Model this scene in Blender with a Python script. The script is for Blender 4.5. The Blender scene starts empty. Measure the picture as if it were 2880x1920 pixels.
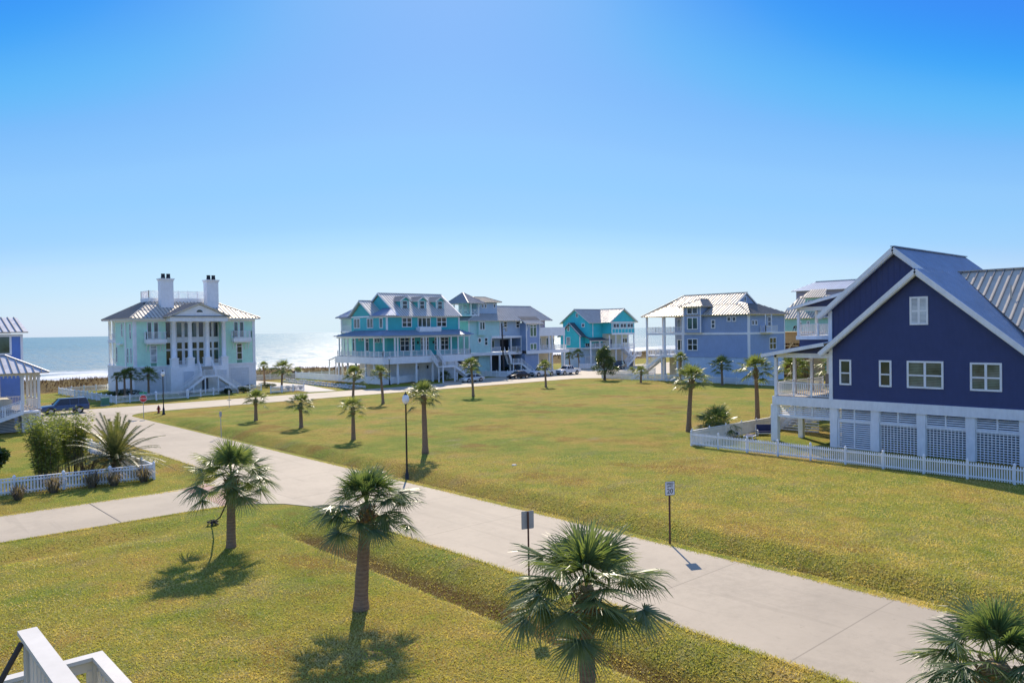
import bpy, bmesh, math, random
from mathutils import Vector, Matrix, noise
random.seed(7)
SC = bpy.context.scene
COL = SC.collection
# ------------------------------------------------------------------ survey
# The town lies on a square grid: +X runs along the far street, +Y along the
# near road towards the sea.  The camera stands on a third-floor deck.
CF, CH, CTH, CRO, CPI = 2180.0, 9.5, math.radians(41.9), math.radians(0.9), math.atan(33/2180)
_fx, _fy, _rx, _ry = math.sin(CTH), math.cos(CTH), math.cos(CTH), -math.sin(CTH)
FWD = Vector((_fx*math.cos(CPI), _fy*math.cos(CPI), -math.sin(CPI)))
_U0 = Vector((_fx*math.sin(CPI), _fy*math.sin(CPI), math.cos(CPI)))
_R0 = Vector((_rx, _ry, 0))
RGT = math.cos(CRO)*_R0 - math.sin(CRO)*_U0
UPV = math.cos(CRO)*_U0 + math.sin(CRO)*_R0
VIEWS = {'1':(0,740,3.2667),'2':(260,740,3.92),'3':(900,780,4.611),'4':(1230,790,5.058),'5':(1540,820,5.2267),
 '6':(1780,800,4.704),'7':(2160,680,2.904),'8':(2000,1080,2.6727),'A':(0,1080,2.6133),'B':(0,1500,2.6133),
 'C':(800,1250,2.34),'D':(1350,1320,2.613),'F':(600,980,2.94),'G':(0,880,3.015),'H':(1250,980,3.136),
 'W':(0,0,0.81667),'J':(2140,1120,5.345),'K':(2200,780,5.227),'L':(0,980,6.03),'M':(1880,1100,8.2536),'N':(760,1000,4.704)}
def sight(k, x, y):
    o = VIEWS[k]; px, py = o[0]+x/o[2], o[1]+y/o[2]
    return FWD + (px-1440)/CF*RGT - (py-960)/CF*UPV
def gr(k, x, y, z=0.0):
    d = sight(k, x, y); t = (z-CH)/d.z
    return Vector((t*d.x, t*d.y, z))
def onX(X, k, x, y):
    d = sight(k, x, y); t = X/d.x
    return t*d.y, CH+t*d.z
def onY(Y, k, x, y):
    d = sight(k, x, y); t = Y/d.y
    return t*d.x, CH+t*d.z
def zat(X, Y, k, x, y):                      # height at which the sight line passes over (X, Y)
    d = sight(k, x, y); r = math.hypot(X, Y)/math.hypot(d.x, d.y)
    return CH+r*d.z
# ------------------------------------------------------------------ mesh kit
OFF = {}
class MB:
    def __init__(s): s.v = []; s.f = []; s.seam = []
    def add(s, vs, fs):
        n = len(s.v); s.v += [tuple(p) for p in vs]; s.f += [tuple(i+n for i in q) for q in fs]
    def box(s, x0, x1, y0, y1, z0, z1):
        s.add([(x0,y0,z0),(x1,y0,z0),(x1,y1,z0),(x0,y1,z0),(x0,y0,z1),(x1,y0,z1),(x1,y1,z1),(x0,y1,z1)],
              [(0,3,2,1),(4,5,6,7),(0,1,5,4),(1,2,6,5),(2,3,7,6),(3,0,4,7)]); return s
    def poly(s, *pts): s.add(pts, [tuple(range(len(pts)))]); return s
    def beam(s, p, q, w, h):
        p, q = Vector(p), Vector(q); d = (q-p)
        if d.length < 1e-6: return s
        d.normalize(); up = Vector((0,0,1)) if abs(d.z) < .98 else Vector((1,0,0))
        a = d.cross(up).normalized(); b = a.cross(d)
        vs = []
        for c in (p, q):
            for i, j in ((-1,-1),(1,-1),(1,1),(-1,1)): vs.append(c+a*i*w/2+b*j*h/2)
        s.add(vs, [(0,1,2,3),(7,6,5,4),(0,4,5,1),(1,5,6,2),(2,6,7,3),(3,7,4,0)]); return s
    def tube(s, pts, rad, n=8, cap=True):
        pts = [Vector(p) for p in pts]; base = len(s.v)
        for i, p in enumerate(pts):
            d = (pts[min(i+1,len(pts)-1)]-pts[max(i-1,0)]).normalized()
            up = Vector((0,0,1)) if abs(d.z) < .9 else Vector((1,0,0))
            a = d.cross(up).normalized(); b = d.cross(a)
            r = rad[i] if isinstance(rad, (list, tuple)) else rad
            for k in range(n):
                t = 2*math.pi*k/n; s.v.append(tuple(p+a*math.cos(t)*r+b*math.sin(t)*r))
        for i in range(len(pts)-1):
            for k in range(n):
                s.f.append((base+i*n+k, base+i*n+(k+1)%n, base+(i+1)*n+(k+1)%n, base+(i+1)*n+k))
        if cap:
            s.f.append(tuple(base+k for k in reversed(range(n)))); m = base+(len(pts)-1)*n
            s.f.append(tuple(m+k for k in range(n)))
        return s
    def lathe(s, c, prof, n=12):
        c = Vector(c); base = len(s.v)
        for r, z in prof:
            for k in range(n):
                t = 2*math.pi*k/n; s.v.append((c.x+r*math.cos(t), c.y+r*math.sin(t), c.z+z))
        for i in range(len(prof)-1):
            for k in range(n):
                s.f.append((base+i*n+k, base+i*n+(k+1)%n, base+(i+1)*n+(k+1)%n, base+(i+1)*n+k))
        s.f.append(tuple(base+k for k in reversed(range(n)))); m = base+(len(prof)-1)*n
        s.f.append(tuple(m+k for k in range(n))); return s
    def slab(s, pts, t):                      # polygon with thickness t below it
        pts = [Vector(p) for p in pts]
        nrm = Vector((0,0,0))
        for i in range(len(pts)): nrm += pts[i].cross(pts[(i+1)%len(pts)])
        nrm.normalize()
        if nrm.z < 0: pts.reverse(); nrm = -nrm
        n = len(pts); vs = pts+[p-nrm*t for p in pts]
        s.add(vs, [tuple(range(n)), tuple(reversed(range(n,2*n)))]+[(i,i+n,(i+1)%n+n,(i+1)%n) for i in range(n)]); return s
    def prism(s, fac, pts, d0, d1):           # outline (a,z) on a facade, pushed from d0 to d1 outwards
        A = [fp(fac,a,d0,z) for a,z in pts]; B = [fp(fac,a,d1,z) for a,z in pts]; n = len(pts)
        s.add(A+B, [tuple(range(n)), tuple(reversed(range(n,2*n)))]+[(i,i+n,(i+1)%n+n,(i+1)%n) for i in range(n)]); return s
    def fbox(s, fac, a0, a1, d0, d1, z0, z1):
        if fac[0] == 'y': s.box(a0,a1,fac[1]-d1,fac[1]-d0,z0,z1)
        else: s.box(fac[1]-d1,fac[1]-d0,a0,a1,z0,z1)
        return s
    def build(s, name, mat, parent=None, smooth=False, label=None):
        me = bpy.data.meshes.new(name); off = Vector(OFF.get(parent.name, (0,0,0))) if parent else Vector((0,0,0))
        me.from_pydata([(x-off.x,y-off.y,z-off.z) for x,y,z in s.v], [], s.f); me.update()
        bm = bmesh.new(); bm.from_mesh(me); bmesh.ops.recalc_face_normals(bm, faces=bm.faces); bm.to_mesh(me); bm.free()
        if smooth:
            for p in me.polygons: p.use_smooth = True
        o = bpy.data.objects.new(name, me); COL.objects.link(o)
        me.materials.append(mat)
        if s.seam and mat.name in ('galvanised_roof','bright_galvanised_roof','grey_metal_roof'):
            me.materials.append(M['seam'])  # darker seam colour paints in the shadow lines beside the ribs
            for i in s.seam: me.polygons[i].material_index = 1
        if parent: o.parent = parent; OFF[o.name] = tuple(off)
        if label: o['label'] = label
        return o
def fp(fac, a, d, z): return (a, fac[1]-d, z) if fac[0] == 'y' else (fac[1]-d, a, z)
def thing(name, label, cat, loc=(0,0,0), group=None):
    o = bpy.data.objects.new(name, None); o.empty_display_size = .3; COL.objects.link(o); o.location = loc
    o['label'] = label; o['category'] = cat
    if group: o['group'] = group
    OFF[o.name] = tuple(loc); return o
def tag(o, label, cat, group=None):
    o['label'] = label; o['category'] = cat
    if group: o['group'] = group
    return o
def struct(o): o['kind'] = 'structure'; return o
def dup(root, loc, rz=0, sc=1, label=None):
    c = root.copy(); COL.objects.link(c); c.location = loc; c.rotation_euler = (0,0,rz); c.scale = (sc,sc,sc)
    if label: c['label'] = label
    for ch in root.children:
        d = ch.copy(); COL.objects.link(d); d.parent = c
        for g2 in ch.children:
            e = g2.copy(); COL.objects.link(e); e.parent = d
    return c
# ------------------------------------------------------------------ materials
def newmat(name):
    m = bpy.data.materials.new(name); m.use_nodes = True; nt = m.node_tree
    return m, nt, nt.nodes['Principled BSDF']
def ramp(nt, fac, stops):
    r = nt.nodes.new('ShaderNodeValToRGB'); el = r.color_ramp.elements
    while len(el) < len(stops): el.new(.5)
    for e, (p, c) in zip(el, stops): e.position = p; e.color = (*c, 1) if len(c) == 3 else c
    nt.links.new(fac, r.inputs[0]); return r.outputs[0]
def noise_tex(nt, scale, detail=4, rough=.6, vec=None):
    n = nt.nodes.new('ShaderNodeTexNoise'); n.inputs['Scale'].default_value = scale
    n.inputs['Detail'].default_value = detail; n.inputs['Roughness'].default_value = rough
    if vec is not None: nt.links.new(vec, n.inputs['Vector'])
    return n.outputs[0]
def geo(nt): return nt.nodes.new('ShaderNodeNewGeometry').outputs['Position']
def mapped(nt, vec, sc=(1,1,1), rot=0):
    m = nt.nodes.new('ShaderNodeMapping'); m.inputs['Scale'].default_value = sc; m.inputs['Rotation'].default_value[2] = rot
    nt.links.new(vec, m.inputs[0]); return m.outputs[0]
def mix(nt, fac, a, b, mode='MIX'):
    m = nt.nodes.new('ShaderNodeMix'); m.data_type = 'RGBA'; m.blend_type = mode
    for sock, val in ((m.inputs[0], fac), (m.inputs[6], a), (m.inputs[7], b)):
        if hasattr(val, 'links') or hasattr(val, 'is_linked'): nt.links.new(val, sock)
        elif isinstance(val, (int, float)): sock.default_value = val
        else: sock.default_value = (*val, 1)
    return m.outputs[2]
def mth(nt, op, a, b=None, c=None):
    m = nt.nodes.new('ShaderNodeMath'); m.operation = op
    for s, v in zip(m.inputs, (a, b, c)):
        if v is None: continue
        if isinstance(v, (int, float)): s.default_value = v
        else: nt.links.new(v, s)
    return m.outputs[0]
def bump(nt, bs, h, strength=.3, dist=.02):
    b = nt.nodes.new('ShaderNodeBump'); b.inputs['Strength'].default_value = strength; b.inputs['Distance'].default_value = dist
    nt.links.new(h, b.inputs['Height']); nt.links.new(b.outputs[0], bs.inputs['Normal']); return b
def sepxyz(nt, v):
    s = nt.nodes.new('ShaderNodeSeparateXYZ'); nt.links.new(v, s.inputs[0]); return s.outputs
def paint(name, rgb, rough=.55, siding=None, pitch=.18):
    m, nt, b = newmat(name); P = geo(nt)
    n = noise_tex(nt, .9, 5, .65, P); n2 = noise_tex(nt, 6, 3, .6, mapped(nt, P, (1,1,.25)))
    f = mth(nt, 'ADD', mth(nt, 'MULTIPLY', n, .6), mth(nt, 'MULTIPLY', n2, .4))
    c = ramp(nt, f, [(.3, tuple(x*.86 for x in rgb)), (.7, tuple(min(1,x*1.08) for x in rgb))])
    b.inputs['Roughness'].default_value = rough
    nt.links.new(c, b.inputs['Base Color'])
    if siding:
        S = sepxyz(nt, P)
        if siding == 'lap': t = mth(nt, 'FRACT', mth(nt, 'DIVIDE', S[2], pitch)); h = mth(nt, 'SUBTRACT', 1, t)
        else:
            t = mth(nt, 'FRACT', mth(nt, 'DIVIDE', mth(nt, 'ADD', S[0], S[1]), pitch))
            h = mth(nt, 'LESS_THAN', t, .16)
        bump(nt, b, h, .8, .025)
    return m
def flat(name, rgb, rough=.5, metal=0.0, spec=.5):
    m, nt, b = newmat(name); n = noise_tex(nt, 3, 4, .6, geo(nt))
    c = ramp(nt, n, [(.3, tuple(x*.85 for x in rgb)), (.7, tuple(min(1,x*1.1) for x in rgb))])
    nt.links.new(c, b.inputs['Base Color']); b.inputs['Roughness'].default_value = rough
    b.inputs['Metallic'].default_value = metal; b.inputs['Specular IOR Level'].default_value = spec
    return m
def metal(name, rgb, rough=.42, met=.75):
    m, nt, b = newmat(name); P = geo(nt); n = noise_tex(nt, .8, 5, .7, P)
    c = ramp(nt, n, [(.3, tuple(x*.8 for x in rgb)), (.7, rgb)])
    nt.links.new(c, b.inputs['Base Color']); b.inputs['Metallic'].default_value = met
    nt.links.new(ramp(nt, noise_tex(nt, 2.2, 4, .6, P), [(.3, (rough*.85,)*3), (.75, (rough*1.2,)*3)]), b.inputs['Roughness'])
    return m
def glassm(name, rgb, spec=.8, blinds=False):
    m, nt, b = newmat(name); n = noise_tex(nt, .7, 3, .5, geo(nt))
    c = ramp(nt, n, [(.35, tuple(x*.5 for x in rgb)), (.65, tuple(x*1.4 for x in rgb))])
    nt.links.new(c, b.inputs['Base Color']); b.inputs['Roughness'].default_value = .04
    b.inputs['Specular IOR Level'].default_value = spec
    if blinds:
        S = sepxyz(nt, geo(nt)); st = mth(nt, 'LESS_THAN', mth(nt, 'FRACT', mth(nt, 'DIVIDE', S[2], .11)), .45)
        nt.links.new(mix(nt, mth(nt, 'MULTIPLY', st, .55), c, (.02,.025,.022)), b.inputs['Base Color'])
    return m
def leafm(name, lo, hi, rough=.38, trans=.35, scale=1.5):
    m, nt, b = newmat(name); b.inputs['Specular IOR Level'].default_value = .5
    oi = nt.nodes.new('ShaderNodeObjectInfo')
    n = noise_tex(nt, scale, 3, .6, geo(nt))
    f = mth(nt, 'ADD', n, mth(nt, 'MULTIPLY', mth(nt, 'SUBTRACT', oi.outputs['Random'], .5), .15))
    c = ramp(nt, f, [(.32, lo), (.68, hi)])
    nt.links.new(c, b.inputs['Base Color']); b.inputs['Roughness'].default_value = rough
    t = nt.nodes.new('ShaderNodeBsdfTranslucent')
    nt.links.new(mix(nt, 1.0, c, (1.5,1.5,.7), 'MULTIPLY'), t.inputs[0])
    mx = nt.nodes.new('ShaderNodeMixShader'); mx.inputs[0].default_value = trans
    nt.links.new(b.outputs[0], mx.inputs[1]); nt.links.new(t.outputs[0], mx.inputs[2])
    nt.links.new(mx.outputs[0], nt.nodes['Material Output'].inputs[0]); return m
M = dict(
 white=paint('white_paint', (.9,.9,.89), .5), offwhite=paint('off_white_paint', (.78,.76,.7), .55),
 whitelap=paint('white_siding', (.85,.86,.87), .55, 'batten', .4),
 mint=paint('mint_siding', (.6,.92,.7), .55, 'lap'), teal=paint('teal_siding', (.06,.5,.51), .5, 'batten', .4),
 tealtrim=paint('teal_trim', (.05,.42,.42), .5),
 seafoam=paint('seafoam_siding', (.5,.78,.75), .55, 'lap'), greyblue=paint('grey_blue_siding', (.45,.58,.72), .55, 'lap'),
 cream2=paint('weathered_cream_paint', (.6,.575,.51), .6), turq=paint('turquoise_siding', (.05,.6,.66), .5, 'lap'), peri=paint('periwinkle_siding', (.32,.42,.61), .5, 'batten', .4),
 perilap=paint('periwinkle_lap', (.32,.42,.61), .5, 'lap'),
 palemint=paint('pale_mint', (.35,.68,.56), .5, 'lap'), lilac=paint('lilac_siding', (.34,.31,.38), .6, 'lap'),
 cornflower=paint('cornflower_siding', (.14,.26,.62), .5, 'lap'),
 navy=paint('navy_siding', (.046,.058,.155), .5), navyb=paint('navy_batten', (.046,.058,.155), .5, 'batten', .42),
 cream=paint('cream_wall', (.72,.66,.5), .6, 'lap'), paleblue=paint('pale_blue_base', (.56,.7,.84), .55, 'batten', .8),
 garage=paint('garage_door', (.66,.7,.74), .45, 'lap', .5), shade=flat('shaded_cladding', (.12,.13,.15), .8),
 wood=flat('deck_wood', (.42,.35,.27), .7), osb=flat('sheathing_board', (.55,.33,.13), .75), lumber=flat('framing_lumber', (.62,.42,.2), .7),
 roof=metal('galvanised_roof', (.66,.59,.47), .5, .3), seam=metal('roof_seam_shadow', (.3,.285,.265), .6, .3), roofbright=metal('bright_galvanised_roof', (.86,.82,.74), .48, .35), roofgrey=metal('grey_metal_roof', (.6,.6,.6), .48, .45),
 roofblue=metal('blue_grey_roof', (.38,.45,.56), .5, .5), roofdark=metal('dark_metal_roof', (.2,.22,.25), .45),
 glass=glassm('window_glass', (.03,.05,.045)), glassgreen=glassm('green_glass', (.06,.12,.1)), glassblind=glassm('blind_glass', (.17,.21,.16), .6, True),
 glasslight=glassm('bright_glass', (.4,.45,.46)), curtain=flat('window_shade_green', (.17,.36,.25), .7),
 black=flat('black_metal', (.012,.012,.014), .4), darkwood=flat('dark_pole_wood', (.06,.05,.045), .8), rust=flat('rusty_post', (.12,.05,.03), .8),
 alu=flat('aluminium_sign_back', (.45,.45,.44), .5, .2), signwhite=flat('sign_white', (.8,.8,.8), .4), ink=flat('sign_black', (.01,.01,.01), .5),
 signred=flat('sign_red', (.6,.02,.03), .4), signgreen=flat('sign_green', (.01,.3,.15), .4), hyd=flat('hydrant_red', (.22,.02,.02), .5),
 boxgreen=flat('utility_green', (.06,.22,.16), .5), globe=flat('lamp_globe', (.85,.85,.82), .25), globedim=flat('lamp_lens', (.8,.78,.7), .3),
 tyre=flat('tyre_rubber', (.015,.015,.016), .8), rim=flat('alloy_rim', (.5,.5,.52), .3, .8), carglass=glassm('car_glass', (.02,.025,.03)),
 silver=flat('silver_car_paint', (.75,.75,.72), .25, .5), cwhite=flat('white_car_paint', (.8,.8,.8), .25), cblack=flat('black_car_paint', (.015,.016,.02), .2),
 cblue=flat('steel_blue_car_paint', (.09,.12,.18), .25, .4), taillight=flat('tail_light', (.5,.02,.02), .2), headlight=flat('head_light', (.7,.72,.75), .1),
 chrome=flat('chrome', (.6,.6,.62), .2, .9),
 cushion=flat('navy_cushion', (.02,.03,.1), .8), skin=flat('skin', (.45,.27,.2), .6), hair=flat('dark_hair', (.02,.015,.01), .6),
 clothb=flat('black_cloth', (.02,.02,.025), .85), clothw=flat('white_cloth', (.7,.7,.7), .85), clothj=flat('denim', (.05,.07,.14), .85),
 palm=leafm('palm_leaf', (.085,.14,.055), (.25,.29,.12), .38, .42, 1.6), palmfar=leafm('palm_leaf_far', (.09,.135,.045), (.26,.29,.11), .38, .42, 1),
 frond=leafm('date_palm_leaf', (.1,.13,.045), (.27,.26,.11), .45, .3), deadleaf=leafm('dead_leaf', (.16,.1,.04), (.3,.2,.09), .7, .2),
 bamboo=leafm('bamboo_leaf', (.11,.16,.035), (.3,.33,.08), .65, .4, .8), shrub=leafm('shrub_leaf', (.015,.035,.012), (.05,.09,.03), .35, .25, 2),
 ever=leafm('evergreen_leaf', (.03,.065,.02), (.12,.16,.05), .28, .3, 1), dry=leafm('dry_grass', (.045,.028,.018), (.16,.095,.055), .7, .3, .3),
 ornam=leafm('ornamental_grass', (.1,.08,.06), (.34,.27,.2), .6, .3, 2), agave=leafm('pale_bush_leaf', (.2,.22,.16), (.55,.55,.45), .5, .2, 2),
)
def barkm(name, lo, hi):
    m, nt, b = newmat(name); P = geo(nt); S = sepxyz(nt, P)
    n = noise_tex(nt, 5, 5, .7, mapped(nt, P, (1,1,3.5)))
    ring = mth(nt, 'FRACT', mth(nt, 'ADD', mth(nt, 'MULTIPLY', S[2], 7), mth(nt, 'MULTIPLY', n, .8)))
    f = mth(nt, 'ADD', mth(nt, 'MULTIPLY', n, .75), mth(nt, 'MULTIPLY', ring, .25))
    nt.links.new(ramp(nt, f, [(.25, lo), (.75, hi)]), b.inputs['Base Color']); b.inputs['Roughness'].default_value = .9
    bump(nt, b, f, .7, .05); return m
M['bark'] = barkm('palm_bark', (.17,.1,.06), (.4,.27,.165)); M['boot'] = barkm('palm_boots', (.12,.075,.035), (.38,.27,.14))
M['treebark'] = barkm('tree_bark', (.05,.04,.03), (.16,.13,.1))
def concrete(name, rgb, joint=None):
    m, nt, b = newmat(name); P = geo(nt)
    n1 = noise_tex(nt, .22, 6, .62, P); n2 = noise_tex(nt, 2.4, 6, .75, P); n3 = noise_tex(nt, 26, 3, .7, P)
    f = mth(nt, 'ADD', mth(nt, 'ADD', mth(nt, 'MULTIPLY', n1, .5), mth(nt, 'MULTIPLY', n2, .35)), mth(nt, 'MULTIPLY', n3, .15))
    c = ramp(nt, f, [(.3, tuple(x*.72 for x in rgb)), (.5, rgb), (.7, tuple(x*1.13 for x in rgb))])
    v = nt.nodes.new('ShaderNodeTexVoronoi'); v.feature = 'DISTANCE_TO_EDGE'; v.inputs['Scale'].default_value = .16
    wob = mix(nt, .5, P, nt.nodes[n2.node.name].outputs['Color'], 'ADD')
    nt.links.new(wob, v.inputs['Vector'])
    crack = mth(nt, 'MULTIPLY', mth(nt, 'LESS_THAN', v.outputs['Distance'], .0009), .16)
    c = mix(nt, crack, c, tuple(x*.35 for x in rgb))
    tracks = noise_tex(nt, .8, 4, .6, mapped(nt, P, (1.2,.06,1)))
    c = mix(nt, mth(nt, 'MULTIPLY', mth(nt, 'GREATER_THAN', tracks, .59), .17), c, tuple(x*.5 for x in rgb))
    pat = noise_tex(nt, .09, 3, .55, mapped(nt, P, (1,1,1), .7)); c = mix(nt, ramp(nt, pat, [(.45,(0,0,0)), (.62,(.48,.48,.48))]), c, tuple(x*.72 for x in rgb))
    oil = noise_tex(nt, 1.1, 6, .8, P); c = mix(nt, ramp(nt, oil, [(.62,(0,0,0)), (.7,(.5,.5,.5))]), c, tuple(x*.5 for x in rgb))
    if joint:
        S = sepxyz(nt, P); ax, per, off = joint
        t = mth(nt, 'FRACT', mth(nt, 'DIVIDE', mth(nt, 'ADD', S[ax], off), per))
        c = mix(nt, mth(nt, 'MULTIPLY', mth(nt, 'LESS_THAN', t, .05/per), .45), c, tuple(x*.3 for x in rgb))
    nt.links.new(c, b.inputs['Base Color']); b.inputs['Roughness'].default_value = .8
    bump(nt, b, f, .25, .02); return m
M['road'] = concrete('road_concrete', (.41,.345,.25), (1, 6.1, 1.2)); M['street'] = concrete('street_concrete', (.45,.385,.285), (0, 6.1, 0))
M['drive'] = concrete('driveway_concrete', (.43,.365,.265)); M['patio'] = concrete('patio_concrete', (.5,.46,.4))
def brickm():
    m, nt, b = newmat('brick_paving'); P = mapped(nt, geo(nt), (1,1,1), math.radians(90))
    t = nt.nodes.new('ShaderNodeTexBrick'); nt.links.new(P, t.inputs[0])
    for k, v in (('Color1',(.46,.29,.22)),('Color2',(.4,.24,.18)),('Mortar',(.24,.12,.09))): t.inputs[k].default_value = (*v,1)
    t.inputs['Scale'].default_value = 1; t.inputs['Brick Width'].default_value = .42; t.inputs['Row Height'].default_value = .24
    t.inputs['Mortar Size'].default_value = .022
    nt.links.new(mix(nt, .35, t.outputs[0], ramp(nt, noise_tex(nt, 1.5, 5, .7, P), [(.3,(.34,.2,.15)),(.7,(.5,.36,.29))])), b.inputs['Base Color'])
    b.inputs['Roughness'].default_value = .85; return m
M['brick'] = brickm()
def grassm():
    m, nt, b = newmat('winter_lawn'); P = geo(nt); S = sepxyz(nt, P)
    big = noise_tex(nt, .085, 5, .62, P); mid = noise_tex(nt, .42, 5, .65, mapped(nt, P, (1,1,1), .6)); rust = noise_tex(nt, .13, 5, .6, mapped(nt, P, (1.3,.8,1), 1.1))
    fine = noise_tex(nt, 9, 4, .75, P); spk = noise_tex(nt, 34, 2, .6, P)
    g = mth(nt, 'ADD', mth(nt, 'MULTIPLY', big, .5), mth(nt, 'ADD', mth(nt, 'MULTIPLY', mid, .38), mth(nt, 'MULTIPLY', fine, .16)))
    c = ramp(nt, g, [(.41,(.52,.34,.08)), (.475,(.46,.37,.06)), (.53,(.35,.36,.045)), (.585,(.22,.31,.03))])
    c = mix(nt, ramp(nt, mth(nt, 'ADD', rust, mth(nt, 'MULTIPLY', mth(nt, 'SUBTRACT', mid, .5), .5)), [(.54,(0,0,0)), (.68,(.7,.7,.7))]), c, (.36,.17,.035))
    c = mix(nt, ramp(nt, noise_tex(nt, .3, 5, .7, mapped(nt, P, (.7,1.4,1), 2.0)), [(.56,(0,0,0)), (.7,(.6,.6,.6))]), c, (.38,.31,.16))
    low = mth(nt, 'MULTIPLY', mth(nt, 'GREATER_THAN', 140, S[1]), mth(nt, 'SMOOTH_MIN', .85, mth(nt, 'MAXIMUM', 0, mth(nt, 'MULTIPLY', mth(nt, 'ADD', S[2], mth(nt, 'SUBTRACT', .5, mth(nt, 'MULTIPLY', mid, .3))), -4)), .1))
    c = mix(nt, low, c, (.13,.06,.022))
    dune = mth(nt, 'MULTIPLY', mth(nt, 'GREATER_THAN', mth(nt, 'ADD', S[1], mth(nt, 'MULTIPLY', mid, 10)), 156), .85)
    c = mix(nt, dune, c, (.13,.075,.04))
    pit = noise_tex(nt, 12, 3, .7, P); c = mix(nt, ramp(nt, pit, [(.36,(.95,.95,.95)), (.49,(0,0,0))]), c, (.05,.036,.01))
    c = mix(nt, ramp(nt, spk, [(.4,(.65,.65,.65)), (.6,(0,0,0))]), c, (.06,.045,.01))
    c = mix(nt, ramp(nt, mth(nt, 'ADD', mth(nt, 'MULTIPLY', fine, .6), mth(nt, 'MULTIPLY', spk, .4)), [(.55,(0,0,0)), (.64,(.75,.75,.75))]), c, (.55,.46,.24))
    nt.links.new(c, b.inputs['Base Color']); b.inputs['Roughness'].default_value = .9; b.inputs['Specular IOR Level'].default_value = .06
    h = mth(nt, 'ADD', mth(nt, 'MULTIPLY', fine, .7), mth(nt, 'MULTIPLY', spk, .3))
    bump(nt, b, h, 1.0, .1); return m
M['grass'] = grassm()
M['tuft'] = leafm('lawn_blades', (.27,.33,.05), (.66,.52,.22), .6, .4, .6)
def sandm():
    m, nt, b = newmat('beach_sand'); P = geo(nt); n = noise_tex(nt, .4, 6, .7, P)
    nt.links.new(ramp(nt, n, [(.3,(.3,.26,.2)), (.7,(.5,.45,.37))]), b.inputs['Base Color']); b.inputs['Roughness'].default_value = .9; return m
M['sand'] = sandm()
M['stone'] = flat('pale_stone', (.62,.6,.55), .9)
# ------------------------------------------------------------------ camera, sky, sun
cam = bpy.data.cameras.new('camera'); co = bpy.data.objects.new('camera', cam); COL.objects.link(co)
co.matrix_world = Matrix(((RGT.x,UPV.x,-FWD.x,0),(RGT.y,UPV.y,-FWD.y,0),(RGT.z,UPV.z,-FWD.z,CH),(0,0,0,1)))
cam.sensor_width = 36; cam.lens = 36*CF/2880; cam.clip_start = .1; cam.clip_end = 60000; SC.camera = co
EXPO = .3
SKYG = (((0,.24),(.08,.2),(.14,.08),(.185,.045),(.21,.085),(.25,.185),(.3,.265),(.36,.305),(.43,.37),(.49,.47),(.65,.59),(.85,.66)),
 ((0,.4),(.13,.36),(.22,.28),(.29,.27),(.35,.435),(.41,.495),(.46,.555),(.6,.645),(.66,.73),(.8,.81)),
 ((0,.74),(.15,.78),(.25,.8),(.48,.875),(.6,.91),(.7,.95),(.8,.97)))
SUN_EL, SUN_AZ = math.radians(37), math.radians(37.5)          # azimuth from +Y towards +X
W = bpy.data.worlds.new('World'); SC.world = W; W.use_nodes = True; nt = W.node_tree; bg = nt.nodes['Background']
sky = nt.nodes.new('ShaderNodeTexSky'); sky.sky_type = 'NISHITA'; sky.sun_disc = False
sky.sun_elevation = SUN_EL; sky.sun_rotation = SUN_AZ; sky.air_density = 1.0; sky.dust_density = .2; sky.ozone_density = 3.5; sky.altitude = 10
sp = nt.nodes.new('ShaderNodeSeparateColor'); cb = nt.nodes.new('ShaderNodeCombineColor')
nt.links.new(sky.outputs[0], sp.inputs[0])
for i, stops in enumerate(SKYG):              # grade per channel: pale horizon, deep blue above, unseen zenith and north brightened as fill
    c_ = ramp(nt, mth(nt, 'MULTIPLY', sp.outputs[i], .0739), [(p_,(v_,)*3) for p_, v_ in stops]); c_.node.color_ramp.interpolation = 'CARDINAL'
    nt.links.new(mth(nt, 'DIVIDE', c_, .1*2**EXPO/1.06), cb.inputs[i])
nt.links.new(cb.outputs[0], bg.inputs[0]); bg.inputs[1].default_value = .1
sl = bpy.data.lights.new('sun', 'SUN'); sl.energy = 5.0; sl.angle = math.radians(.53); sl.color = (1,.87,.7)
so = bpy.data.objects.new('sun', sl); COL.objects.link(so)
sd = Vector((math.sin(SUN_AZ)*math.cos(SUN_EL), math.cos(SUN_AZ)*math.cos(SUN_EL), math.sin(SUN_EL)))
so.rotation_euler = sd.to_track_quat('Z', 'Y').to_euler(); so.location = (40,60,60)
SC.view_settings.view_transform = 'Standard'; SC.view_settings.look = 'None'; SC.view_settings.exposure = EXPO; SC.view_settings.gamma = 1
SC.render.film_transparent = False
SC.cycles.max_bounces = 6; SC.cycles.diffuse_bounces = 4; SC.cycles.glossy_bounces = 3; SC.cycles.transparent_max_bounces = 6
SC.cycles.sample_clamp_indirect = 4
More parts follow.
